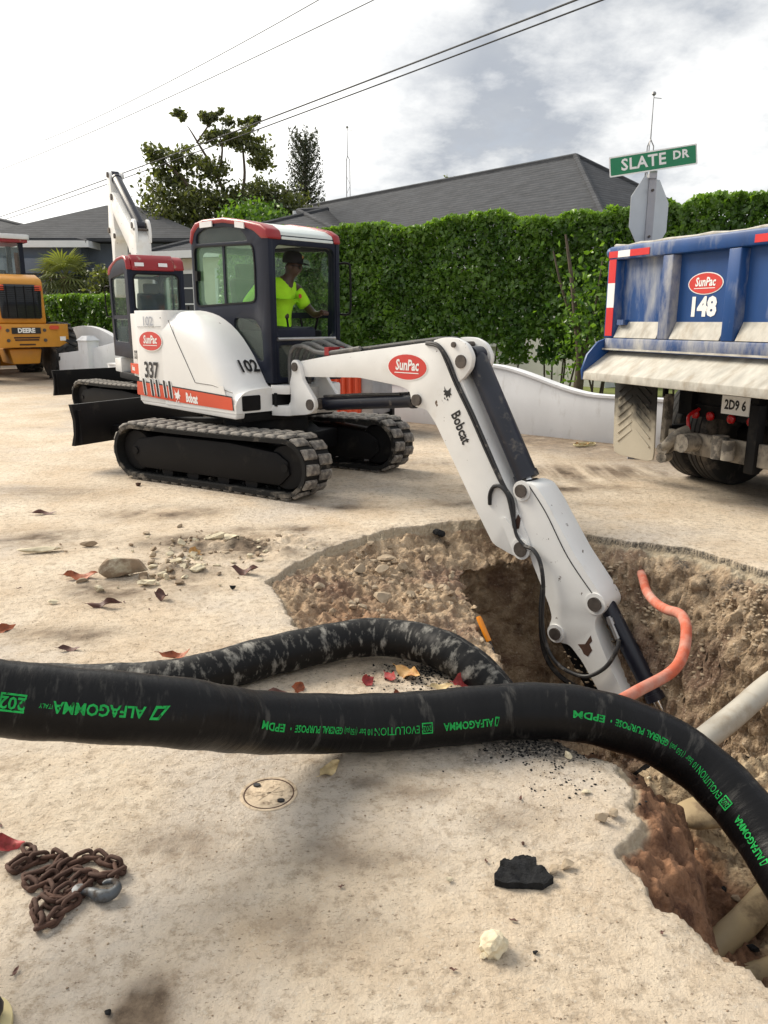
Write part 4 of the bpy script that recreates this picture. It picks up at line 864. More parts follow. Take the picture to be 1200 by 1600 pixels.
    P('roof_band', MB().prism_y(band + band_in, y0 - .012, y0 + .16), 'red', cab, bevel=.022, seg=3); P('roof_band', MB().prism_y(band + band_in, y1 - .075, y1 + .012), 'red', cab, bevel=.022, seg=3)
    P('roof_band', MB().prism_y([(-.855, 2.36), (-.79, 2.36), (-.69, 2.50), (-.60, 2.60), (-.72, 2.605), (-.82, 2.53)], y0 + .155, y1 - .07), 'red', cab, bevel=.015)
    for xa, xb in ((-.60, -.38), (.02, .17)):
        za = lambda x: float(np.interp(x, [-.56, -.2, .15, .41], [2.572, 2.565, 2.512, 2.455]))
        P('reflector', MB().prism_y([(xa, za(xa) - .055), (xb, za(xb) - .055), (xb, za(xb)), (xa, za(xa))], y0 - .022, y0 - .010), 'reflector', cab)
    for ya in (.05, .42): P('reflector', MB().box((-.848, ya, 2.45), (.012, .14, .055), ry=R(14)), 'reflector', cab)
    P('grab_handle', MB().tube(spline([(.50, .62, 2.16), (.58, .66, 2.16), (.61, .67, 2.10), (.61, .67, 1.72), (.58, .66, 1.66), (.50, .62, 1.66)], 4), .012, 8), 'black', cab)
    P('cab_floor', MB().bb(x0 + .05, x1 - .05, y0 + .06, y1 - .056, 1.0, 1.06), 'black', cab)
    seat = P('seat', MB().bb(-.40, .10, -.07, .40, 1.28, 1.40).box((-.40, .165, 1.72), (.12, .44, .62), ry=R(-10)).box((-.48, .165, 2.10), (.08, .26, .16), ry=R(-8)), 'black', cab, bevel=.03)
    P('seat_base', MB().bb(-.42, .08, 0, .33, 1.06, 1.28), 'black', cab)
    for yy in (-.165, .50): P('console', MB().bb(-.25, .30, yy - .06, yy + .05, 1.12, 1.50), 'black', cab, bevel=.02); P('joystick', MB().tube([(.24, yy, 1.5), (.28, yy, 1.60), (.29, yy, 1.68)], [.014, .014, .026], 8), 'black', cab)
    P('front_console', MB().prism_y([(.36, 1.06), (.455, 1.06), (.455, 1.52), (.40, 1.54), (.36, 1.50)], -.16, .33), 'navy', cab, bevel=.015)
    for yy in (.06, .24): P('travel_lever', MB().tube([(.32, yy, 1.08), (.36, yy, 1.45), (.33, yy, 1.62)], .011, 7), 'black', cab)
    # --- swing casting and post
    P('swing_casting', MB().prism_z(rpoly([(.48, -.30), (.66, -.22), (.70, -.02), (.66, .16), (.48, .24)], .04), .69, .79).prism_z(rpoly([(.48, -.30), (.66, -.22), (.70, -.02), (.66, .16), (.48, .24)], .04), .90, .985), 'white', bevel=.012)
    P('casting_web', MB().bb(.48, .56, -.28, .20, .78, .91), 'black')
    post = [(.66, 1.00), (.70, 1.10), (.69, 1.20), (.73, 1.235), (.79, 1.225), (.825, 1.17), (.86, 1.05), (1.03, .87), (1.04, .80), (.99, .745), (.90, .72), (.62, .69), (.60, .76), (.68, .84), (.68, .93)]
    pp = MB(); pp.prism_y(rpoly(post, .025, 3), -.19, -.15); pp.prism_y(rpoly(post, .025, 3), .11, .15); pp.prism_y([(.60, .69), (.72, .70), (.74, .96), (.64, 1.0)], -.15, .11)
    post_o = P('swing_post', pp, 'white', bevel=.006)
    for x, z_, rr in ((.752, 1.166, .042), (.969, .821, .052)): P('pin', MB().rod((x, -.02, z_), (0, 1, 0), .37, rr, 14), 'pin', post_o)
    # --- boom (raised about its foot pin when asked)
    FP = Vector((.752, 0, 1.166)); BR = H @ Matrix.Translation(FP) @ Matrix.Rotation(R(-boom_up), 4, 'Y') @ Matrix.Translation(-FP)
    B = lambda nm, mb, mat, par=root, xf=BR, **k: obj(nm, mb, mat, par, xf=xf, **k)
    bo = [(.70, 1.14), (.73, 1.205), (.80, 1.222), (1.25, 1.29), (1.918, 1.368), (2.40, 1.425), (2.55, 1.43), (2.64, 1.37), (2.78, 1.14), (3.02, .715), (3.298, .276), (3.475, -.03), (3.485, -.10), (3.46, -.15), (3.40, -.175), (3.32, -.165), (3.132, -.114), (2.9, .21), (2.509, .785), (2.42, .88), (2.36, .895), (2.30, .895), (2.24, .93), (2.22, 1.03), (2.10, 1.062), (1.918, 1.078), (1.597, 1.106), (.86, 1.075), (.75, 1.09)]
    boom = B('boom', MB().prism_y(rpoly(bo, .04, 3), -.148, .108), 'boomwhite', bevel=.009)
    ear = [(2.47, 1.44), (2.60, 1.47), (2.725, 1.465), (2.83, 1.42), (2.885, 1.33), (2.87, 1.24), (2.80, 1.16), (2.70, 1.10), (2.66, 1.20), (2.60, 1.34)]
    e = B('elbow_bracket', MB().prism_y(rpoly(ear, .035, 3), -.160, -.115).prism_y(rpoly(ear, .035, 3), .075, .12), 'boomwhite', boom, bevel=.006)
    for x, z_, rr in ((2.776, 1.288, .052), (2.70, 1.415, .022), (2.308, .958, .048), (3.405, -.098, .058)): B('pin', MB().rod((x, -.02, z_), (0, 1, 0), .31, rr, 16), 'pin', boom)
    B('pin_boss', MB().prism_y(ell(3.405, -.095, .082, .082, 22), -.166, -.15, [ell(3.405, -.095, .058, .058, 16)]).prism_y(rpoly([(3.20, .10), (3.235, .13), (3.40, .0), (3.48, -.09), (3.41, -.17), (3.34, -.15)], .03, 3), -.157, -.146), 'boomwhite', boom)
    Bf = lambda x_, z_: (lambda u, v, h=0: (x_ + u, -.1495 - h, z_ + v))
    sun_logo(boom, Bf(2.19, 1.222), .218, .103, BR)
    ud, vd = Vector((.485, -.875)), Vector((.875, .485))
    text('lettering', 'Bobcat', .135, lambda u, v: (2.775 + ud.x * u + vd.x * v, -.151, .775 + ud.y * u + vd.y * v), 'decal_black', boom, bold=.004, sx=.70, xf=BR)
    cat_icon('cat_emblem', lambda u, v, h: (2.628 + .93 * u + .2 * v, -.1495 - h, 1.03 + .93 * v - .2 * u), .085, 'decal_black', boom, BR)
    # lift cylinder
    def cyl_part(nm, a, b, r, rod_r, f, xf, y=-.02, mat='cyl'):
        a, b = Vector((a[0], y, a[1])), Vector((b[0], y, b[1])); d = (b - a).normalized(); q = a + (b - a) * f
        o = obj(nm, MB().tube([a, a + d * .05, q - d * .05, q - d * .05, q], [r * .8, r, r, r * 1.12, r * 1.12], 20), mat, root, xf=xf, smooth=35)
        obj('piston_rod', MB().cyl(q - d * .01, b, rod_r, rod_r, 14), 'chrome', o, xf=xf)
        for p in (a, b): obj('clevis', MB().rod(p, (0, 1, 0), r * 1.5, r * .85, 14), mat, o, xf=xf)
        return o
    if boom_up == 0:
        lc = cyl_part('lift_cylinder', (.969, .821), (2.308, .958), .068, .032, .90, H)
        obj('hose_pipe', MB().tube([(1.05, -.085, .90), (1.6, -.09, .955), (2.05, -.085, .985)], .012, 6), 'hydr', lc, xf=H)
    else:
        a = Vector((.969, 0, .821)); b = H.inverted() @ BR @ Vector((2.308, 0, .958)); cyl_part('lift_cylinder', (a.x, a.z), (b.x, b.z), .068, .032, .6, H)
    lugp = (3.381, .354)
    if arm_curl: q_ = Matrix.Rotation(R(-arm_curl), 4, 'Y') @ Vector((3.381 - 3.405, 0, .354 + .098)); lugp = (3.405 + q_.x, q_.z - .098)
    ac = cyl_part('arm_cylinder', (2.776, 1.288) if boom_up else (2.80, 1.33), lugp, .086, .04, .93, BR, y=-.02)
    # --- arm
    AR = BR
    if arm_curl: PV = Vector((3.405, 0, -.098)); AR = BR @ Matrix.Translation(PV) @ Matrix.Rotation(R(-arm_curl), 4, 'Y') @ Matrix.Translation(-PV)
    A = lambda nm, mb, mat, par=root, **k: obj(nm, mb, mat, par, xf=AR, **k)
    ao = [(3.315, .33), (3.345, .40), (3.40, .425), (3.50, .41), (3.60, .30), (3.66, .215), (3.85, -.04), (4.075, -.285), (4.125, -.36), (4.11, -.425), (4.06, -.475), (4.055, -.55), (4.10, -.64), (4.19, -.80), (4.42, -1.12), (4.64, -1.40), (4.60, -1.50), (4.50, -1.49), (4.28, -1.22), (3.97, -.84), (3.86, -.745), (3.77, -.755), (3.69, -.72), (3.675, -.65), (3.70, -.58), (3.67, -.49), (3.50, -.19), (3.40, .05)]
    arm = A('arm', MB().prism_y(rpoly(ao, .035, 3), -.140, .10), 'boomwhite', bevel=.01)
    A('arm_seam', MB().tube(spline([(3.44, -.1415, .40), (3.60, -.1425, .22), (3.80, -.1425, -.07), (4.02, -.1425, -.30)], 5), .004, 5), 'decal_black', arm)
    for x, z_, rr in ((3.381, .354, .05), (4.053, -.370, .052), (3.743, -.689, .046)):
        A('pin', MB().rod((x, -.02, z_), (0, 1, 0), .30, rr, 16), 'pin', arm); A('pin_boss', MB().prism_y(ell(x, z_, rr * 1.55, rr * 1.55, 22), -.152, -.138, [ell(x, z_, rr, rr, 16)]), 'boomwhite', arm)
    if detailed:
        A('rust_patch', MB().plate([(3.93, -.72), (3.99, -.70), (4.03, -.62), (4.045, -.66), (4.025, -.69), (4.05, -.73), (4.02, -.79), (3.985, -.78), (3.965, -.75)], lambda u, v: (u, -.1395, v), lambda u, v: (u, -.1418, v)), 'rust', arm)
        A('rust_patch', MB().plate([(3.335, .11), (3.36, .17), (3.385, .14), (3.375, .06), (3.35, .05)], lambda u, v: (u, -.1495, v), lambda u, v: (u, -.152, v)), 'rust', boom)
    bc = cyl_part('bucket_cylinder', (4.053, -.37), (4.62, -1.16), .062, .03, .80, AR, y=-.02)
    obj('hose_fitting', MB().cyl((4.13, -.09, -.46), (4.22, -.10, -.60), .017, .017, 8).cyl((4.14, -.09, -.47), (4.165, -.095, -.51), .024, .024, 8), 'steel', bc, xf=AR)
    # bucket
    bk = [(4.54, -1.42), (4.70, -1.40), (4.80, -1.55), (4.78, -1.78), (4.62, -1.92), (4.38, -1.93), (4.20, -1.84), (4.16, -1.80), (4.40, -1.88), (4.60, -1.86), (4.73, -1.75), (4.745, -1.56), (4.68, -1.45)]
    if detailed:
        b_ = A('bucket', MB().prism_y(bk, -.30, .26).prism_y([(4.54, -1.42), (4.70, -1.40), (4.80, -1.55), (4.78, -1.78), (4.62, -1.92), (4.38, -1.93), (4.20, -1.84)], -.32, -.295).prism_y([(4.54, -1.42), (4.70, -1.40), (4.80, -1.55), (4.78, -1.78), (4.62, -1.92), (4.38, -1.93), (4.20, -1.84)], .255, .28), 'black')
        for k in range(5): A('tooth', MB().box((4.13, -.28 + .13 * k, -1.80), (.14, .05, .04), ry=R(-25)), 'steel', b_)
        A('bucket_link', MB().box((4.66, -.16, -1.30), (.09, .03, .34), ry=R(-20)).box((4.66, .12, -1.30), (.09, .03, .34), ry=R(-20)), 'boomwhite')
    else:
        A('arm_link', MB().box((4.62, -.15, -1.30), (.07, .02, .34), ry=R(-20)).box((4.62, .11, -1.30), (.07, .02, .34), ry=R(-20)), 'pin', arm)
    # --- hydraulic hoses
    if boom_up == 0:
        for k, (y, dz, dx) in enumerate(((-.13, 0, 0), (-.07, .02, .05), (0.0, .04, .12), (.06, .05, .2))):
            B('hydraulic_hose', MB().tube(spline([(.60 + dx * .3, y, .99), (.60 + dx * .4, y, 1.22), (.66 + dx, y, 1.34 + dz), (.82 + dx, y, 1.36 + dz), (1.02 + dx, y, 1.31 + dz), (1.25 + dx, y, 1.315), (1.6 + dx, y, 1.36)], 6), .021, 9), 'greyhose')
        B('hose_clamp', MB().bb(1.14, 1.20, -.15, .10, 1.285, 1.36), 'red')
        for k, y in enumerate((-.10, -.05, .0, .05)): B('hydraulic_hose', MB().tube(spline([(1.55, y, 1.35), (1.95, y, 1.395), (2.35, y, 1.44), (2.55, y, 1.455), (2.66, y, 1.40)], 5), .016, 8), 'hydr')
        for k, d in enumerate((0, .030)):
            B('hydraulic_hose', MB().tube(spline([(2.40, -.150, 1.415 + d * .3), (2.54, -.165, 1.395 + d * .5), (2.62 + d, -.168, 1.30), (2.72 + d, -.162, 1.12), (2.88 + d, -.158, .88), (3.04 + d, -.156, .62), (3.20 + d * .6, -.156, .38), (3.31, -.158, .27), (3.335, -.162, .10), (3.37, -.168, 0.0), (3.45, -.172, -.06)], 6), .0125, 8), 'hydr')
        B('hydraulic_hose', MB().tube(spline([(3.09, -.15, .20), (3.098, -.162, .29), (3.14, -.168, .355), (3.21, -.168, .36), (3.27, -.165, .30), (3.31, -.163, .18), (3.345, -.165, .06)], 6), .016, 8), 'hydr')
        A('hydraulic_hose', MB().tube(spline([(3.45, -.172, -.06), (3.54, -.19, -.07), (3.61, -.20, -.15), (3.65, -.205, -.32), (3.66, -.21, -.60), (3.71, -.21, -.78), (3.80, -.205, -.89), (3.93, -.20, -.93), (4.06, -.19, -.915), (4.18, -.17, -.81), (4.235, -.14, -.68), (4.235, -.105, -.60)], 6), .0155, 8), 'hydr')
        A('hydraulic_hose', MB().tube(spline([(3.50, .05, -.25), (3.49, .03, -.60), (3.54, .02, -.93), (3.68, .02, -1.10), (3.9, .04, -1.16), (4.1, .06, -1.1)], 6), .020, 8), 'hydr')
        A('thumb_bar', MB().box((4.00, -.02, -1.03), (.09, .10, .78), ry=R(-39)), 'black')
    else:
        for k in range(3): B('hydraulic_hose', MB().tube(spline([(2.35, -.16 - .03 * k, .90), (2.55 + .03 * k, -.18, .55 - .05 * k), (2.85, -.2, .22 - .06 * k), (3.15, -.2 + .03 * k, -.15 - .05 * k), (3.32, -.16, -.12)], 6), .019, 8), 'hydr')
    return root
digger = make_excavator('excavator', 'white and red tracked excavator in front, its arm reaching down into the pit', (-1.25, 8.15), -31, -45, group=None)
digger2 = make_excavator('excavator', 'white and red tracked excavator parked behind, its boom raised to the sky', (-3.92, 13.6), -40, 121, boom_up=90, arm_curl=-118, detailed=False)

# ------------------------------------------------------------------ operator in the front cab
def skin_mesh(name, verts, edges, mat, parent, sub=2, root=0, smooth=True):
    me = bpy.data.meshes.new(name); me.from_pydata([v[:3] for v in verts], edges, []); o = bpy.data.objects.new(name, me); C.objects.link(o)
    sk = o.modifiers.new('skin', 'SKIN'); sk.use_smooth_shade = True
    for i, v in enumerate(verts):
        r = v[3]; me.skin_vertices[0].data[i].radius = (r, r) if not isinstance(r, tuple) else r; me.skin_vertices[0].data[i].use_root = (i == root)
    ss = o.modifiers.new('subsurf', 'SUBSURF'); ss.levels = sub; ss.render_levels = sub
    bpy.context.view_layer.update(); dg = bpy.context.evaluated_depsgraph_get(); m2 = bpy.data.meshes.new_from_object(o.evaluated_get(dg)); o.modifiers.clear(); o.data = m2; bpy.data.meshes.remove(me)
    m2.materials.append(M[mat]); m2.polygons.foreach_set('use_smooth', np.ones(len(m2.polygons), bool)); m2.name = name; o.parent = parent; return o
def make_operator():
    t = thing('person', 'seated person in a lime shirt and black cap looking over the raised front window', 'person', (-1.25, 8.15, 0), R(-45))
    V = [(.02, .17, 1.50, .12), (.03, .18, 1.66, .125), (.06, .20, 1.82, .135), (.09, .22, 1.94, .085), (.125, .25, 2.015, .052), (.15, .275, 2.065, .062), (.165, .285, 2.125, .085), (.165, .285, 2.19, .082)]
    E = [(i, i + 1) for i in range(7)]
    V += [(.215, .325, 2.075, .045), (.235, .34, 2.115, .030)]; E += [(6, 8), (6, 9)]           # jaw and nose
    def limb(base, pts):
        p = base
        for q in pts: V.append(q); E.append((p, len(V) - 1)); p = len(V) - 1
        return p
    wl = limb(3, [(.08, .40, 1.925, .062), (.17, .47, 1.72, .047), (.30, .455, 1.655, .040), (.42, .42, 1.665, .030), (.475, .405, 1.675, .034)])
    wr = limb(3, [(.03, -.01, 1.915, .062), (-.035, -.18, 1.70, .048), (.06, -.185, 1.63, .040), (.25, -.17, 1.64, .030), (.30, -.168, 1.655, .034)])
    for sy in (.08, .27): limb(0, [(.10, sy, 1.46, .09), (.38, sy + (.03 if sy > .2 else -.02), 1.45, .065), (.36, sy, 1.20, .05), (.34, sy, 1.10, .04), (.42, sy, 1.085, .035)])
    for w_, sg in ((wl, 1), (wr, -1)):
        b = V[w_]
        for k in range(4): limb(w_, [(b[0] + .035, b[1] - .026 + .017 * k, b[2] + .012, .0095), (b[0] + .058 + .004 * (k in (1, 2)), b[1] - .026 + .017 * k, b[2] - .004, .009), (b[0] + .05, b[1] - .024 + .016 * k, b[2] - .03, .008)])
        limb(w_, [(b[0] + .012, b[1] - sg * .034, b[2] + .018, .011), (b[0] + .045, b[1] - sg * .034, b[2] + .022, .009)])
    body = skin_mesh('body', V, E, 'skin', t, 2)
    SV = [(.02, .17, 1.55, .150), (.03, .18, 1.68, .158), (.055, .175, 1.83, .165), (.085, .20, 1.935, .120), (.11, .232, 1.985, .072), (.08, .37, 1.925, .085), (.135, .425, 1.79, .078), (.165, .455, 1.72, .074), (.03, -.015, 1.915, .088), (-.01, -.12, 1.79, .080), (-.03, -.175, 1.715, .076)]
    skin_mesh('shirt', SV, [(0, 1), (1, 2), (2, 3), (3, 4), (3, 5), (5, 6), (6, 7), (3, 8), (8, 9), (9, 10)], 'lime', t, 2, root=1)
    TV = [(.02, .17, 1.53, .135), (.01, .17, 1.46, .14), (.12, .08, 1.455, .105), (.39, .055, 1.45, .085), (.36, .08, 1.22, .07), (.12, .27, 1.455, .105), (.39, .305, 1.45, .085), (.36, .27, 1.22, .07)]
    skin_mesh('trousers', TV, [(0, 1), (1, 2), (2, 3), (3, 4), (1, 5), (5, 6), (6, 7)], 'trouser', t, 2, root=1)
    cp = MB().lathe([(.104, -.012), (.108, .01), (.106, .05), (.090, .085), (.055, .105), (.012, .112)], 18)
    rows = []
    for i in range(7):
        a = R(-62 + 124 * i / 6); rows.append([(.098 * math.cos(a), .098 * math.sin(a), 0), (.098 * math.cos(a) + .05 * max(.1, math.cos(a)), .1 * math.sin(a), -.002), (.098 * math.cos(a) + .085 * math.cos(a) ** .6, .094 * math.sin(a), -.016)])
    cp.grid(rows); hd = Matrix.Translation((.165, .285, 2.175)) @ Matrix.Rotation(R(38), 4, 'Z') @ Matrix.Rotation(R(6), 4, 'Y')
    cap = obj('cap', cp, 'cap', t, xf=hd); obj('cap_badge', MB().prism_x(ell(0, .052, .026, .018, 12), .088, .104), 'leaf_tan', cap, xf=hd)
    gl = MB()
    for s in (-1, 1): gl.prism_x(rrect(s * .036 - .026, s * .036 + .026, -.062, -.030, .01), .086, .093); gl.cyl((.086, s * .064, -.038), (0, s * .092, -.036), .004, .004, 5)
    obj('glasses', gl, 'cap', t, xf=hd)
    ears = MB()
    for s in (-1, 1): ears.lathe([(.006, -.008), (.026, -.004), (.022, .008), (.004, .006)], 10, 'Y', (-.005, s * .088, -.055))
    obj('ears', ears, 'skin', t, xf=hd)
    lg = obj('shirt_badge', MB().prism_x(ell(0, 0, .030, .023, 14), 0, .006), 'logo_red', t, xf=Matrix.Translation((.205, .335, 1.84)) @ Matrix.Rotation(R(24), 4, 'Z') @ Matrix.Rotation(R(-4), 4, 'Y'))
    obj('belt', MB().tube([(.02 + .145 * math.cos(2 * math.pi * i / 16), .17 + .145 * math.sin(2 * math.pi * i / 16), 1.515) for i in range(16)], .016, 6, closed=True), 'cap', t)
make_operator()

# ------------------------------------------------------------------ yellow loader at the left edge
def make_loader():
    t = thing('wheel_loader', 'yellow wheel loader with black radiator grille cut off by the left edge', 'loader', (-9.68, 21.2, 0), R(128))
    # local: x forward (away from the viewer), y left
    P = lambda nm, mb, mat, par=t, **k: obj(nm, mb, mat, par, **k)
    hood = P('hood', MB().prism_y([(-.02, 1.50), (2.6, 1.50), (2.6, 2.86), (.55, 2.80), (.12, 2.68), (.02, 2.58)], -.62, .62), 'yellow', bevel=.07, seg=3)
    P('counterweight', MB().prism_z(rpoly([(-.22, -1.12), (.75, -1.18), (.75, 1.18), (-.22, 1.12), (-.32, .5), (-.32, -.5)], .08), .90, 1.50), 'yellow', bevel=.06, seg=3)
    P('rear_frame', MB().prism_x([(-.34, .45), (.34, .45), (.42, .85), (-.42, .85)], -.05, 1.2), 'yellow', bevel=.04)
    g = P('grille', MB().prism_x(rpoly([(-.50, 1.64), (.50, 1.64), (.54, 2.42), (.40, 2.52), (-.40, 2.52), (-.54, 2.42)], .05), -.06, 0.0), 'windark', bevel=.01)
    slat = MB().bb(-.085, -.06, -.50, .50, -.008, .008); sm = None
    for i in range(17):
        if sm is None: o = obj('slat', slat, 'black', g, loc=(0, 0, 1.68 + i * .048)); sm = o.data
        else: share('slat', sm, g, Matrix.Translation((0, 0, 1.68 + i * .048)))
    for i in range(4): o = obj('slat', MB().bb(-.09, -.058, -.34 + i * .22, -.325 + i * .22, 1.66, 2.48), 'black', g)
    for sy in (-1, 1):
        P('tail_lamp', MB().bb(-.075, -.04, sy * .47 - .09, sy * .47 + .09, 2.36, 2.50), 'orange_red', hood, bevel=.01)
        P('marker_lamp', MB().prism_x(rrect(sy * .72 - .12, sy * .72 + .12, 1.36, 1.46, .04), -.33, -.20), 'orange_red')
        P('white_decal', MB().bb(-.262, -.24, sy * .92 - .09, sy * .92 + .09, 1.06, 1.17), 'decal_white')
        for zz in (1.08, 1.34): P('bolt', MB().rod((-.325, sy * .46, zz), (1, 0, 0), .04, .045, 10), 'pin')
    pl = P('name_plate', MB().bb(-.345, -.318, -.36, .36, 1.25, 1.41), 'decal_black')
    text('lettering', 'DEERE', .16, lambda u, v: (-.348, -u, 1.33 + v), 'decal_white', pl, bold=.008, sx=.95)
    for zz, ww in ((1.15, .32), (1.09, .30), (.97, .2)): P('vent_slot', MB().bb(-.335, -.315, -ww, ww, zz - .02, zz + .02), 'rust')
    for x in (.50, 3.9):
        for sy in (-1, 1):
            wy = sy * 1.02; w_ = thing_wheel = obj('wheel', MB().lathe([(.30, -.33), (.66, -.34), (.74, -.29), (.76, 0), (.74, .29), (.66, .34), (.30, .33)], 30, 'Y', (x, wy, .76)), 'tyre', t)
            tm = None
            for k in range(20):
                for s2 in (-1, 1):
                    a = 2 * math.pi * (k + (.5 if s2 > 0 else 0)) / 20; m = Matrix.Translation((x, wy, .76)) @ Matrix.Rotation(-a, 4, 'Y') @ Matrix.Translation((.755, s2 * .125, 0)) @ Matrix.Rotation(R(s2 * 28), 4, 'X')
                    if tm is None: o = obj('tread_block', MB().box((0, 0, 0), (.09, .34, .085)), 'tyre', w_); o.matrix_local = m; tm = o.data
                    else: share('tread_block', tm, w_, m)
            obj('rim', MB().lathe([(.06, -.02), (.30, -.04), (.42, .02), (.45, .08), (.45, .10), (.06, .1)], 22, 'Y', (x, wy + sy * .26, .76)), 'yellow', w_)
    P('front_frame', MB().bb(2.3, 4.6, -.55, .55, .6, 1.5), 'yellow', bevel=.05)
    P('bucket', MB().prism_y([(5.2, .15), (6.0, .12), (5.4, .35), (5.25, .8), (5.5, 1.3), (5.1, 1.2), (4.95, .7)], -1.3, 1.3), 'yellow')
    for sy in (-1, 1): P('lift_arm', MB().box((4.6, sy * .5, 1.25), (1.9, .14, .24), ry=R(25)), 'yellow')
    for x, y in ((1.75, .58), (1.75, -.58), (3.15, .58), (3.15, -.58)): P('cab_post', MB().box((x, y, 2.95), (.13, .12, 1.75)), 'navy')
    P('cab_body', MB().bb(1.6, 3.25, -.66, .66, 1.5, 2.10), 'navy', bevel=.03)
    P('cab_roof', MB().prism_z(rpoly([(1.5, -.80), (3.4, -.80), (3.4, .80), (1.5, .80)], .1), 3.80, 3.93), 'trim', bevel=.03); P('roof_edge', MB().bb(1.56, 3.34, -.74, .74, 3.72, 3.80), 'red')
    P('cab_glass', MB().bb(1.72, 1.73, -.52, .52, 2.15, 3.70), 'glass'); P('seat', MB().bb(2.3, 2.8, -.25, .25, 2.1, 2.3).bb(2.25, 2.38, -.25, .25, 2.3, 3.0), 'black', bevel=.03)
    P('exhaust_stack', MB().cyl((1.1, -.3, 2.7), (1.1, -.3, 3.4), .06, .06, 12), 'pin')
make_loader()

# ------------------------------------------------------------------ red ribbed machine half hidden behind the boom
def make_red_machine():
    t = thing('site_generator', 'red ribbed machine housing with a white corner and lamp behind the front excavator', 'generator', (-.52, 11.1, 0), R(-20))
    h = obj('housing', MB().bb(-.30, .20, 0, .9, .26, 1.16), 'orange_red', t, bevel=.03)
    for i in range(5): obj('rib', MB().tube([(-.25 + .10 * i, -.005, .30), (-.25 + .10 * i, -.02, .7), (-.25 + .10 * i, -.005, 1.10)], .026, 8), 'orange_red', h)
    c = obj('corner_panel', MB().bb(-.62, -.30, -.04, .85, .30, .92), 'white', t, bevel=.03); obj('lamp', MB().bb(-.53, -.38, -.065, -.03, .50, .68), 'windark', c, bevel=.01); obj('lamp_glass', MB().bb(-.51, -.40, -.072, -.064, .52, .66), 'reflector', c)
    obj('end_panel', MB().bb(.20, .38, .02, .85, .26, 1.0), 'galv', t, bevel=.01); obj('skid', MB().bb(-.6, .42, .06, .16, 0, .3).bb(-.6, .42, .74, .84, 0, .3), 'black', t)
make_red_machine()
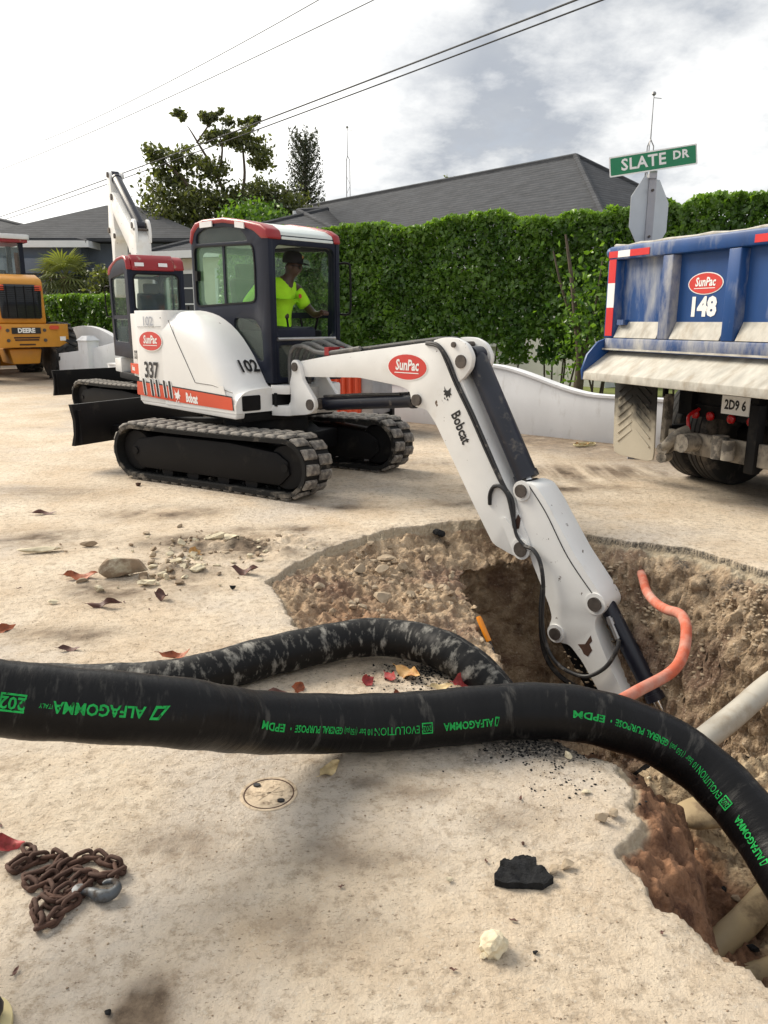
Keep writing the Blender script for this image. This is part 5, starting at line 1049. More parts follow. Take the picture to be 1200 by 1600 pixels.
# ------------------------------------------------------------------ blue dump truck
def make_truck():
    # local frame: x forward, y left; tailgate face at x=0, left edge at y=0
    t = thing('dump_truck', 'blue dump truck with dusty tailgate numbered 148 reversing in from the right', 'truck', (2.23, 7.9, 0), R(23.4))
    P = lambda nm, mb, mat, par=t, **k: obj(nm, mb, mat, par, **k)
    W_ = 2.42; y = lambda w: -w
    tg = P('tailgate', MB().bb(.055, .10, -W_, 0, 1.40, 2.27), 'blue')
    P('gate_rail', MB().bb(-.035, .11, -W_ - .005, .005, 2.165, 2.29), 'blue', tg, bevel=.018)
    P('gate_rail', MB().bb(-.03, .10, -W_ + .003, -.003, 1.325, 1.43), 'bluedust', tg, bevel=.018)
    P('gate_edge', MB().box((-.033, -W_ / 2, 1.322), (.03, W_, .016)), 'apron', tg)
    stile = None
    for k, w_ in enumerate((.045, .79, 1.53, 2.34)):
        o = P('gate_stile', MB().prism_z([(.06, -.085), (.06, .085), (-.025, .062), (-.025, -.062)], 1.432, 2.163), 'bluedust' if k == 1 else 'blue', tg, bevel=.008); o.location = (0, -w_, 0)
    for a, b in ((.125, .705), (.875, 1.445), (1.615, 2.26)): P('gate_ledge', MB().prism_y([(.055, 1.435), (-.02, 1.435), (.055, 1.585)], -b, -a), 'apron', tg)
    P('rim_dust', MB().tube([(.04, -W_ + i * W_ / 14, 2.292 + random.uniform(-.003, .006)) for i in range(15)], [random.uniform(.012, .028) for _ in range(15)], 6), 'apron', tg)
    P('hinge_knuckle', MB().rod((.03, .02, 2.24), (0, 1, 0), .09, .05, 14).box((.06, .03, 2.20), (.1, .04, .12)), 'blue', tg, bevel=.008)
    P('gate_lug', MB().box((.02, -.20, 1.58), (.07, .09, .05)), 'blue', tg)
    cols = ['redlabel', 'decal_white', 'redlabel']
    for i, (z0, z1) in enumerate(((1.95, 2.20), (1.72, 1.95), (1.45, 1.72))): P('reflective_tape', MB().bb(-.030, -.0265, -.105, -.012 + .008, z0, z1), cols[i], tg)
    for i, (a, b, c) in enumerate(((.0, .13, 'redlabel'), (.13, .30, 'decal_white'), (.30, .56, 'redlabel'), (1.72, 1.95, 'redlabel'))): P('reflective_tape', MB().bb(-.0395, -.036, -b, -a - .002, 2.185, 2.245), c, tg)
    f = lambda y0, z0: (lambda u, v, h=0: (.053 - h, y0 - u, z0 + v))
    sun_logo(tg, f(-1.175, 1.905), .185, .085)
    text('fleet_number', '148', .215, lambda u, v: (.051, -1.165 - u, 1.705 + v), 'decal_white', tg, bold=.011, sx=.95)
    # box body
    b = P('dump_body', MB().bb(.11, 5.0, -W_ + .02, -W_ + .08, 1.25, 2.27).bb(.11, 5.0, -.08, -.02, 1.25, 2.27).bb(.11, 5.0, -W_ + .05, -.05, 1.18, 1.27).bb(4.95, 5.0, -W_ + .05, -.05, 1.2, 2.6), 'blue')
    for x in (.9, 1.8, 2.7, 3.6, 4.5): P('body_rib', MB().bb(x - .06, x + .06, -.02, .05, 1.25, 2.2).bb(x - .06, x + .06, -W_ - .05, -W_ + .02, 1.25, 2.2), 'blue', b)
    # spreader apron with end wings
    ap = P('spreader_apron', MB().prism_y([(.10, 1.30), (.05, 1.30), (-.26, 1.10), (-.26, 1.025), (-.235, 1.025), (-.225, 1.085), (.10, 1.26)], -W_ + .01, .02), 'apron', bevel=.006)
    wing = [(.10, 1.02), (-.26, 1.022), (-.275, 1.12), (-.22, 1.27), (-.10, 1.39), (.04, 1.44), (.10, 1.44)]
    P('apron_wing', MB().prism_y(wing, .0, .03), 'blue', ap, bevel=.006)
    P('apron_wing', MB().prism_y(wing, -W_ - .02, -W_ + .008), 'blue', ap, bevel=.006)
    # chassis and rear end
    for yy in (-.80, -1.62): P('chassis_rail', MB().bb(.35, 8.2, yy - .05, yy + .05, .78, 1.06), 'black')
    P('tail_board', MB().bb(.42, .47, -1.95, -.62, .72, 1.02), 'black')
    for w_ in (.86, 1.04, 1.28, 1.50): P('tail_lamp', MB().lathe([(.042, 0), (.040, -.02), (.024, -.03)], 16, 'X', (.41, -w_, .74)), 'redlight')
    P('lamp_guard', MB().bb(.40, .43, -1.9, -.66, .82, .835), 'black')
    lp = P('licence_plate', MB().bb(.27, .276, -1.58, -1.28, .80, .96), 'decal_white'); text('lettering', '2D9 6', .115, lambda u, v: (.268, -1.43 - u, .88 + v), 'decal_black', lp, bold=.004, sx=.8)
    P('plate_bracket', MB().bb(.28, .40, -1.66, -1.24, .90, 1.07), 'black')
    hb = P('hitch_plate', MB().bb(.20, .24, -1.98, -.74, .40, .60), 'under', bevel=.01)
    for w_ in (1.72, 2.0): P('hitch_post', MB().bb(.16, .25, -w_ - .06, -w_ + .04, .34, .92), 'black', bevel=.01)
    P('side_post', MB().bb(.20, .28, -.70, -.64, .45, .92), 'under', bevel=.005)
    hk = MB().tube(spline([(.16, -1.02, .62), (.06, -1.00, .58), (.02, -.95, .50), (.04, -.86, .42), (.10, -.84, .40)], 5), [.05] * 21, 10).rod((.10, -1.10, .52), (1, 0, 0), .16, .085, 16).rod((.05, -.88, .44), (1, .4, 0), .14, .055, 12).rod((.05, -.88, .36), (1, .4, 0), .14, .05, 12)
    P('tow_hitch', hk, 'under', bevel=0); P('shackle', MB().rod((.12, -1.45, .53), (0, 0, 1), .2, .07, 14).rod((.10, -1.56, .52), (0, 0, 1), .17, .055, 12), 'under')
    P('air_hose', MB().tube(spline([(.35, -.95, .80), (.22, -.96, .74), (.20, -1.0, .62)], 5), .016, 7), 'redlight')
    # mud flaps
    fl = [(.0, 1.03), (.60, 1.03), (.60, .34), (.585, .265), (.50, .24), (.10, .24), (.015, .265), (0, .34)]
    for y0 in (.02, -1.96):
        p = P('mud_flap', MB().plate(fl, lambda u, v: (.16 + .05 * (1.03 - v) + .012 * math.sin(u * 5), y0 - u, v), lambda u, v: (.178 + .05 * (1.03 - v) + .012 * math.sin(u * 5), y0 - u, v)), 'flap', bevel=.004, seg=1)
        for k in range(7):
            for s in (-1, 1):
                P('chevron_rib', MB().box((.155 + .05 * (.55 - .095 * k + .12) + .0, y0 - .30 - s * .13, .46 + .085 * k), (.012, .25, .018), rx=R(s * 35)), 'flap', p)
    P('flap_bracket', MB().bb(.19, .24, -.66, -.64, .9, 1.06).bb(.25, .50, -.70, -.62, .52, .62), 'black')
    P('inner_fender', MB().bb(.45, .47, -.12, -.02, .55, 1.05), 'galv')
    # wheels
    for x in (1.05, 2.35):
        for yy in (-.40, -.74, -1.70, -2.04):
            w_ = P('wheel', MB().lathe([(.28, -.13), (.44, -.145), (.505, -.12), (.52, -.09), (.52, .09), (.505, .12), (.44, .145), (.28, .13)], 36, 'Y', (x, yy, .52)), 'tyre')
            for q in (-.06, 0, .06): P('tread_groove', MB().lathe([(.519, -.008), (.5225, -.007), (.5225, .007), (.519, .008)], 36, 'Y', (x, yy + q, .52)), 'black', w_)
            P('rim', MB().lathe([(.05, -.10), (.26, -.10), (.29, -.05), (.29, .05), (.26, .10), (.05, .10)], 20, 'Y', (x, yy, .52)), 'apron', w_)
        P('axle', MB().rod((x, -1.22, .52), (0, 1, 0), 1.5, .10, 14), 'black'); P('differential', MB().lathe([(.05, -.2), (.2, -.12), (.2, .12), (.05, .2)], 16, 'X', (x, -1.22, .54)), 'black')
    P('cab', MB().prism_y([(5.5, .9), (7.4, .9), (8.3, .85), (8.35, 1.5), (7.3, 1.75), (6.9, 2.65), (5.5, 2.7)], -W_ + .15, -.15), 'blue', bevel=.06)
    for yy in (-.35, -2.1): w_ = P('wheel', MB().lathe([(.28, -.13), (.44, -.145), (.52, -.1), (.52, .1), (.44, .145), (.28, .13)], 30, 'Y', (7.5, yy, .52)), 'tyre')
    P('fuel_tank', MB().rod((4.4, -.35, .75), (1, 0, 0), 1.3, .3, 20), 'steel')
make_truck()
# ------------------------------------------------------------------ street sign
def make_sign():
    t = thing('street_sign', 'green SLATE DR street sign above the grey back of an octagonal sign', 'street sign', (2.94, 9.05, 0), 0)
    obj('post', MB().prism_z([(-.04, -.02), (.04, -.02), (.04, .02), (.028, .02), (.02, -.006), (-.02, -.006), (-.028, .02), (-.04, .02)], -.3, 3.18), 'galv', t, rotz=R(-4))
    o = [(.375 * math.cos(R(22.5 + 45 * i)) / math.cos(R(22.5)), 2.735 + .375 * math.sin(R(22.5 + 45 * i)) / math.cos(R(22.5))) for i in range(8)]
    so_ = obj('octagon_plate', MB().plate(o, lambda u, v: (u, .0, v), lambda u, v: (u, -.004, v)), 'signback', t); so_.location = (0, .03, 0); so_.rotation_euler[2] = R(40)
    for zz in (2.5, 2.98): obj('bolt', MB().rod((0, -.03, zz), (0, 1, 0), .03, .014, 8), 'pin', t)
    X = Matrix.Translation((-.03, -.045, 3.275)) @ Matrix.Rotation(R(-14), 4, 'Z') @ Matrix.Rotation(R(-6.3), 4, 'Y')
    n = obj('name_plate', MB().plate(rrect(-.45, .45, -.102, .102, .012), lambda u, v: (u, -.003, v), lambda u, v: (u, .003, v)), 'signgreen', t, xf=X)
    obj('plate_border', MB().plate(rrect(-.452, .452, -.104, .104, .012), lambda u, v: (u, -.0032, v), lambda u, v: (u, -.0045, v), [rrect(-.438, .438, -.090, .090, .010)]), 'decal_white', n, xf=X)
    text('lettering', 'SLATE', .165, lambda u, v: (u - .095, -.0046, v), 'decal_white', n, bold=.004, sx=.98, xf=X, spacing=1.08); text('lettering', 'DR', .115, lambda u, v: (u + .285, -.0046, v + .018), 'decal_white', n, bold=.004, sx=1.0, xf=X, spacing=1.1)
    obj('plate_bracket', MB().bb(-.05, .03, -.04, .04, 3.10, 3.15), 'galv', t)
make_sign()
# ------------------------------------------------------------------ hoses, pipes, rocks, leaves, chain
class HosePath:
    def __init__(s, pts, sub=14): s.P = spline(pts, sub); s.S = [0]; [s.S.append(s.S[-1] + (s.P[i + 1] - s.P[i]).length) for i in range(len(s.P) - 1)]
    def frame(s, t):
        t = max(0, min(s.S[-1] - 1e-4, t)); i = int(np.searchsorted(s.S, t, side='right') - 1); i = min(i, len(s.P) - 2); k = (t - s.S[i]) / (s.S[i + 1] - s.S[i]); p = s.P[i].lerp(s.P[i + 1], k)
        def tan(j): return (s.P[min(j + 1, len(s.P) - 1)] - s.P[max(j - 1, 0)]).normalized()
        T = tan(i).lerp(tan(i + 1), k).normalized(); N = Vector((0, 0, 1)); N = (N - T * N.dot(T)).normalized(); return p, T, N, T.cross(N)
    def surf(s, t, ph, r): p, T, N, B = s.frame(t); return p + (N * math.cos(ph) + B * math.sin(ph)) * r
    def s_of(s, x, lo=0): return next((s.S[i] for i in range(len(s.P)) if s.S[i] >= lo and s.P[i].x >= x), s.S[-1])
def hose(name, label, pts, r, mat, n=36, bumps=.0015, cat='hose'):
    hp = HosePath(pts); k = int(hp.S[-1] / .0065); V = []; U = []
    for i in range(k + 1):
        t = hp.S[-1] * i / k; p, T, N, B = hp.frame(t); rr = r + .0003 * math.sin(t * 2 * math.pi / .031 + .6 * math.sin(t * 5)) + bumps * math.sin(t * 31 + math.sin(t * 9)) + bumps * .8 * mnoise.noise((t * 6, 0, 2.2))
        for j in range(n): a = 2 * math.pi * j / n; V.append(p + (N * math.cos(a) + B * math.sin(a)) * rr); U.append((t, j / n * 2 * math.pi * r * 1.0))
    F = [(i * n + j, i * n + (j + 1) % n, (i + 1) * n + (j + 1) % n, (i + 1) * n + j) for i in range(k) for j in range(n)] + [tuple(range(n)), tuple(k * n + j for j in range(n))]
    me = bpy.data.meshes.new(name); me.from_pydata(V, [], F); uvl = me.uv_layers.new(name='UVMap')
    for lp in me.loops: uvl.data[lp.index].uv = U[lp.vertex_index]
    me.materials.append(M[mat]); me.polygons.foreach_set('use_smooth', np.ones(len(F), bool)); me.update(); o = bpy.data.objects.new(name, me); C.objects.link(o); tag(o, label, cat); return o, hp
HR = .108
h1, hp1 = hose('rubber_hose', 'thick black rubber hose with green lettering lying across the whole foreground',
    [(-2.3, 1.55, .98), (-1.55, 1.80, .74), (-1.10, 2.00, .555), (-.67, 2.17, .42), (-.445, 2.41, .25), (-.192, 2.605, .135), (.0488, 2.66, .112), (.291, 2.70, .112), (.505, 2.74, .112), (.713, 2.735, .110), (.907, 2.73, .068), (1.10, 2.70, -.003), (1.25, 2.615, -.09), (1.34, 2.468, -.165), (1.388, 2.32, -.235), (1.41, 2.15, -.29), (1.41, 1.95, -.36), (1.40, 1.6, -.42)], HR, 'hose')
h2, hp2 = hose('rubber_hose', 'black rubber hose with dusty white scuffs behind the lettered one, curling down into the pit',
    [(-3.0, 3.30, .093), (-2.2, 3.24, .093), (-1.6, 3.02, .093), (-.95, 3.03, .093), (-.50, 3.30, .097), (-.12, 3.46, .110), (.12, 3.42, .115), (.30, 3.30, .105), (.43, 3.20, .045), (.54, 3.12, -.07), (.62, 3.10, -.25), (.68, 3.14, -.55), (.72, 3.2, -1.0)], .092, 'hosedusty')
def hose_text(hp, r, par, body, s0, s1, ph, size, bold=.0, name='lettering', align=None):
    """upside-down print running back along the hose from s1 to s0, wrapped round it"""
    cu = bpy.data.curves.new('t', 'FONT'); cu.body = body; cu.size = size; cu.offset = bold; cu.resolution_u = 2; cu.align_y = 'CENTER'; o = bpy.data.objects.new('t', cu); me = bpy.data.meshes.new_from_object(o)
    xs2 = [v.co.x for v in me.vertices]; x0, x1 = min(xs2), max(xs2)
    V = [hp.surf(s1 - (v.co.x - x0) / (x1 - x0) * (s1 - s0), ph + v.co.y / r, r + .0022) for v in me.vertices]; F = [tuple(p.vertices) for p in me.polygons]
    bpy.data.objects.remove(o); bpy.data.curves.remove(cu); bpy.data.meshes.remove(me); return obj(name, MB().add(V, F), 'green_print', par, merge=False)
def hose_poly(hp, r, par, polys, name):
    mb = MB()
    for pl, holes in polys: mb.plate(pl, lambda u, v: hp.surf(u, v, r + .0012), lambda u, v: hp.surf(u, v, r + .0024), holes)
    return obj(name, mb, 'green_print', par)
def print_run(hp, r, par, s0, s1, ph):
    L_ = s1 - s0   # whole message, read from s1 back to s0
    def seg(a, b, body, size, bold=0.): hose_text(hp, r, par, body, s0 + L_ * (1 - b), s0 + L_ * (1 - a), ph, size, bold)
    def tri(a, b): A, B_ = s0 + L_ * (1 - b), s0 + L_ * (1 - a); m = .16; hose_poly(hp, r, par, [([(B_, ph - .14), (A + (B_ - A) * .2, ph - .17), (A, ph + .17), (B_ - (B_ - A) * .5, ph + .17)], [[(B_ - (B_ - A) * .2, ph - .09), (A + (B_ - A) * .32, ph - .10), (A + (B_ - A) * .2, ph + .11), (B_ - (B_ - A) * .5, ph + .11)]])], 'emblem')
    tri(0, .022); seg(.026, .205, 'ALFAGOMMA', .040, .001)
    a, b = s0 + L_ * (1 - .285), s0 + L_ * (1 - .245); hose_poly(hp, r, par, [([(a, ph - .19), (b, ph - .19), (b, ph + .19), (a, ph + .19)], [[(a + .004, ph - .15), (b - .004, ph - .15), (b - .004, ph + .15), (a + .004, ph + .15)]])], 'print_box'); seg(.25, .28, '202', .030)
    seg(.295, .455, 'EVOLUTION', .042); seg(.465, .525, '10 bar', .034); seg(.535, .605, '(150 psi)', .032); seg(.615, .715, 'GENERAL', .034, .0008); seg(.725, .84, 'PURPOSE', .034, .0008); seg(.855, .862, '·', .05, .002); seg(.885, 1.0, 'EPDM', .036, .001)
s1_ = lambda x: hp1.s_of(x)
def seg1(a, b, body, size, bold, ph): hose_text(hp1, HR, h1, body, s1_(a), s1_(b), ph, size, bold)
seg1(-.985, -.765, 'ALFAGOMMA', .045, .0012, 1.20)
e0 = s1_(-.765) + .012; hose_poly(hp1, HR, h1, [([(e0 + .012, 1.03), (e0 + .048, 1.01), (e0 + .024, 1.40), (e0, 1.40)], [[(e0 + .017, 1.10), (e0 + .036, 1.09), (e0 + .020, 1.33), (e0 + .007, 1.33)]])], 'emblem')
seg1(-1.035, -.998, 'ITALY', .018, 0, 1.20)
a, b = s1_(-1.118), s1_(-1.048); hose_poly(hp1, HR, h1, [([(a, .98), (b, .98), (b, 1.44), (a, 1.44)], [[(a + .005, 1.03), (b - .005, 1.03), (b - .005, 1.39), (a + .005, 1.39)]])], 'print_box'); seg1(-1.111, -1.055, '202', .046, .001, 1.20)
print_run(hp1, HR, h1, s1_(-.50), s1_(.415), 1.36)
s3 = s1_(.70); print_run(hp1, HR, h1, s3, s3 + 1.0, 1.12)
def pipe(name, label, pts, r, mat, cat='pipe', sub=8, n=16, cap_open=False):
    o = obj(name, MB().tube(spline(pts, sub), r, n), mat); tag(o, label, cat); return o
pipe('conduit_pipe', 'bent orange pipe sticking out of the far pit wall', [(1.95, 5.65, -.20), (1.86, 5.25, -.20), (1.81, 5.0, -.215), (1.775, 4.72, -.19), (1.765, 4.50, -.15), (1.775, 4.36, -.115), (1.765, 4.25, -.105), (1.735, 4.12, -.125), (1.655, 3.94, -.19), (1.54, 3.80, -.235), (1.30, 3.62, -.255), (1.06, 3.47, -.30)], .031, 'orangepipe', n=18)
pipe('drain_pipe', 'straight dusty grey pipe crossing the right end of the pit', [(2.9, 4.45, -.26), (2.23, 4.0, -.37), (1.87, 3.7, -.424), (1.605, 3.5, -.476), (1.30, 3.24, -.52)], .062, 'greypipe', n=20)
pipe('clay_pipe', 'muddy tan pipe at the bottom right corner of the trench', [(1.75, 2.66, -.42), (1.433, 2.42, -.455), (1.289, 2.32, -.495), (1.151, 2.24, -.54), (.98, 2.15, -.62), (.72, 2.02, -.78)], .052, 'tanpipe', n=18)
pipe('clay_pipe', 'short pale tan pipe stub lying below the muddy one', [(1.42, 2.19, -.55), (1.26, 2.15, -.56), (1.10, 2.09, -.58), (1.0, 2.05, -.62), (.74, 1.95, -.78)], .046, 'tanpipe', n=18)
def make_sack():
    tag(obj('sand_bag', rock_mb((.17, .10, .045), 71, rough=.12, facet=.2, sub=3), 'tanpipe', loc=(1.34, 2.80, -.37), rotz=.5), 'tan cloth bag half buried behind the brown cut face under the hose', 'bag')
make_sack()
def make_tool():
    t = thing('shovel', 'black handled tool with an orange grip leaning against the pit wall', 'tool', (0, 0, 0))
    a, b, c = Vector((.580, 4.44, -.17)), Vector((.640, 4.36, -.30)), Vector((.77, 4.21, -.64))
    obj('grip', MB().tube([a, a.lerp(b, .1), b], [.014, .018, .017], 10), 'handleorange', t); obj('shaft', MB().tube([b, c], .013, 10), 'decal_black', t); obj('shaft_band', MB().tube([b.lerp(c, .42), b.lerp(c, .50)], .0138, 10), 'decal_white', t)
make_tool()
def make_valve_cover():
    t = thing('valve_cover', 'small round iron valve cover set flush in the dusty pavement', 'cover', (-.401, 2.363, ground_z(-.401, 2.363) + .001))
    obj('ring', MB().lathe([(.088, -.02), (.088, .001), (.091, .0025), (.099, .002), (.103, -.004), (.103, -.02)], 40), 'iron', t)
    l = obj('lid', MB().lathe([(.084, -.02), (.084, .0005), (.080, .0018), (.01, .002)], 40), 'iron', t)
    obj('joint', MB().prism_z(ell(0, 0, .0878, .0878, 40), -.004, .0022, [ell(0, 0, .0842, .0842, 40)]), 'rust', l)
    for a in (2.4, -.75): obj('key_hole', MB().prism_z([(x + .066 * math.cos(a), y + .066 * math.sin(a)) for x, y in ell(0, 0, .013, .009, 14)], .0005, .0075), 'decal_black', l)
    for a in (.3, .9, -.2): obj('cast_rib', MB().box((.0, .0, .0022), (.10, .006, .0022), rz=a), 'iron', l)
make_valve_cover()
# rocks and rubble: each one a thing
def rock(x, y, size, mat, label, seed, rz=0, sink=.25, cat='rock', group=None, name='rock', zoff=0, rough=.28, sub=2, facet=.93, z=None):
    o = obj(name, rock_mb(size, seed, rough=rough, sub=sub, facet=facet), mat, loc=(x, y, (ground_z(x, y) if z is None else z) + size[2] * (1 - sink) + zoff), rotz=rz, smooth=14); return tag(o, label, cat, group)
rock(-1.66, 4.72, (.165, .10, .085), 'brownrock', 'largest brown stone in the loose rubble at left, above the rust leaf', 1, .25, sub=3, rough=.16, facet=.95)
rock(-2.42, 5.22, (.21, .045, .025), 'limestone', 'long flat cream limestone slab lying alone at the far left', 2, .25, sub=3)
rock(-2.13, 5.36, (.08, .03, .03), 'brownrock', 'small brown crumb at the right tip of the long cream slab', 3, .2)
rock(-1.27, 5.52, (.12, .05, .04), 'limestone', 'upper cream slab at the right of the rubble, tilted on the mound', 4, .35, sub=3)
rock(-1.12, 5.47, (.10, .045, .025), 'limestone', 'flat cream slab right of the tilted one on the mound', 5, .3, sub=3)
rock(-1.38, 4.92, (.09, .04, .03), 'limestone', 'cream flake behind the largest brown stone', 6, -.1)
rock(-1.22, 4.80, (.085, .055, .025), 'limestone', 'broad cream flake at the right end of the rubble', 7, .2, sub=3)
rock(-1.47, 4.52, (.075, .045, .03), 'limestone', 'cream flake in front of the largest brown stone', 8, .5, sub=3)
rock(-1.53, 4.66, (.045, .035, .04), 'brownrock', 'small round stone touching the right end of the largest brown stone', 9)
rock(-1.42, 4.70, (.05, .03, .03), 'limestone', 'small chip wedged between cream flakes', 10, .4)
rock(-1.33, 5.12, (.055, .04, .035), 'limestone', 'cream lump under the yellow leaf on the mound', 11)
rock(-1.46, 5.33, (.05, .035, .035), 'limestone', 'whitish lump left of the yellow leaf', 12)
rock(-1.60, 5.10, (.04, .03, .03), 'soilrock', 'brown lump just behind the rubble, at the mound foot', 13)
rock(-1.92, 4.20, (.045, .028, .018), 'limestone', 'flat pale chip lying left in front of the dark curled leaf', 14)
rock(-1.72, 4.41, (.045, .03, .025), 'limestone', 'pale chip just in front of the rust leaf', 15)
rock(-.85, 5.03, (.045, .022, .012), 'limestone', 'thin pale chip lying alone near the dark leaf at the pit slope', 16, .5)
rock(-1.03, 5.0, (.03, .02, .012), 'limestone', 'tiny pale chip right of the rubble', 17)
rock(-.93, 4.46, (.025, .02, .02), 'asphalt', 'small dark pebble on clear pavement right of the rubble', 18)
for i in range(95):
    k = random.random()
    if k < .6: x, y = random.gauss(-1.32, .22), random.gauss(4.85, .25)
    else: x, y = random.gauss(-1.25, .35), random.gauss(5.4, .16)
    s = random.uniform(.008, .022); rock(x, y, (s, s * .8, s * .7), random.choice(['limestone', 'soilrock', 'brownrock']), 'tiny loose crumb of stone scattered in the rubble patch at left', 200 + i, random.random() * 6, sub=1, group='tiny crumbs in the rubble patch', name='stone_crumb', cat='stone')
for i in range(70):
    k = random.random(); x, y = (random.gauss(-1.2, .30), random.gauss(5.42, .15)) if k < .55 else (random.gauss(-1.38, .20), random.gauss(4.82, .14))
    s = random.uniform(.018, .048); rock(x, y, (s, s * random.uniform(.5, .9), s * random.uniform(.35, .7)), random.choice(['limestone', 'brownrock', 'brownrock', 'soilrock']), 'small broken stone lying in the loose rubble patch at left', 1300 + i, random.random() * 6, sink=.4, sub=2, group='small broken stones in the rubble patch', name='rubble_stone', cat='stone', rough=.25, facet=.93)
SL = [(0.0, 5.50, .085, 'pale block at the top of the slope pile'), (-.09, 5.40, .06, 'block left of the top one on the slope'), (-.19, 5.40, .055, 'leftmost upright block of the slope pile'), (.14, 5.42, .075, 'rightmost pale block of the slope pile'), (-.02, 5.17, .08, 'broad flat block in the lower slope pile'), (-.17, 5.13, .07, 'front left block of the slope pile'),
      (.06, 5.2, .06, 'block right of the broad flat one on the slope'), (.18, 5.10, .04, 'small block below the rightmost pale one'), (0.0, 4.70, .10, 'big flat slab lying low on the slope'), (.17, 4.80, .05, 'pale stone right of the big low slab'), (.30, 5.0, .055, 'stone half way along the slope towards the pit'), (.42, 5.15, .05, 'stone near the pit edge on the slope'), (-.42, 4.73, .05, 'stone at the left foot of the slope'), (-.2, 4.55, .045, 'dark stone above the dusty hose on the slope'), (.5, 5.5, .06, 'stone lying above the mouth of the hole'), (.33, 5.62, .05, 'stone near the dark lump at the far lip'), (.05, 5.72, .04, 'small stone at the far lip left')]
for i, (x, y, s, lab) in enumerate(SL): rock(x, y, (s, s * .75, s * .6), 'soilrock', lab, 30 + i, random.random() * 6, sink=.45, sub=2, rough=.22, facet=.95)
def scatter(n, fx, smin, smax, mats, lab, grp, nm, seed):
    for i in range(n):
        x, y = fx(); s = smin + (smax - smin) * random.random() ** 2.2; rock(x, y, (s, s * .8, s * .65), random.choice(mats), lab, seed + i, random.random() * 6, sink=.35, sub=1, group=grp, name=nm, cat='stone', rough=.3, facet=.95)
def slope_pt():
    while True:
        x, y = random.uniform(-.65, .7), random.uniform(4.0, 6.1)
        if -.15 < float(sdf(np.array([x]), np.array([y]), D_POLY)[0]) < 0 and random.random() < .6: continue
        if float(sdf(np.array([x]), np.array([y]), O_POLY)[0]) > .05 and float(sdf(np.array([x]), np.array([y]), D_POLY)[0]) < 0: return x, y
scatter(150, slope_pt, .010, .05, ['soilrock', 'brownrock', 'soilrock'], 'small dusty stone among the rubble of the brown slope left of the pit', 'small stones on the rubble slope', 'slope_stone', 400)
def bench_pt():
    while True:
        x, y = random.uniform(1.05, 2.0), random.uniform(1.7, 3.1)
        if float(sdf(np.array([x]), np.array([y]), O_POLY)[0]) > .36: return x, y
scatter(110, bench_pt, .008, .03, ['brownrock', 'limestone', 'asphalt'], 'small clod on the sandy trench bottom at right', 'small clods in the trench', 'soil_clod', 700)
def tar_stuff():
    """tiny asphalt fragments and grit nobody could count"""
    mb = MB(); base = rock_mb((1, .8, .6), 5, sub=1); bv = np.array(base.v); bf = np.array(base.f)
    def put(n, fn, s0, s1):
        Vs, Fs = [], []
        for i in range(n):
            x, y = fn(); s = s0 + (s1 - s0) * random.random() ** 2; a = random.random() * 6; c, q = math.cos(a), math.sin(a)
            v = bv * s * np.array([1, random.uniform(.6, 1), random.uniform(.5, .9)]); v = np.stack([v[:, 0] * c - v[:, 1] * q + x, v[:, 0] * q + v[:, 1] * c + y, v[:, 2] + ground_z(x, y) + s * .2], 1); Fs.append(bf + len(bv) * i); Vs.append(v)
        return np.concatenate(Vs), np.concatenate(Fs)
    def tarp():
        k = random.random()
        if k < .5: return random.gauss(.24, .16), random.gauss(3.27, .09)
        if k < .62: return random.gauss(-.33, .07), random.gauss(3.86, .07)
        if k < .9: return random.gauss(.62, .17), random.gauss(2.64, .06)
        return random.uniform(.5, .95), random.gauss(2.45, .12)
    V, F = put(1700, tarp, .002, .009); tag(np_mesh('asphalt_crumbs', V, F, 'asphalt'), 'black asphalt crumbs strewn along the pavement edge by the hoses', 'gravel', kind='stuff')
    def grit():
        while True:
            x, y = random.uniform(-2.6, 1.6), random.uniform(1.2, 8)
            if float(sdf(np.array([x]), np.array([y]), O_POLY)[0]) < -.02: return x, y
    V, F = put(5000, grit, .0012, .006); tag(np_mesh('grit', V, F, 'brownrock'), 'fine brown grit scattered over the dusty pavement', 'gravel', kind='stuff')
    def farw():
        t_ = random.random(); a, b_ = np.array([1.5, 5.72]), np.array([2.6, 4.75]); p = a + (b_ - a) * t_; return float(p[0] - .1 * random.random() - .05), float(p[1] - .35 * random.random() - .03)
    V, F = put(1500, farw, .005, .034); V[:, 2] -= .012; tag(np_mesh('wall_gravel', V, F, 'soilrock'), 'loose gravel clinging to the far pit wall below the road edge', 'gravel', kind='stuff')
tar_stuff()
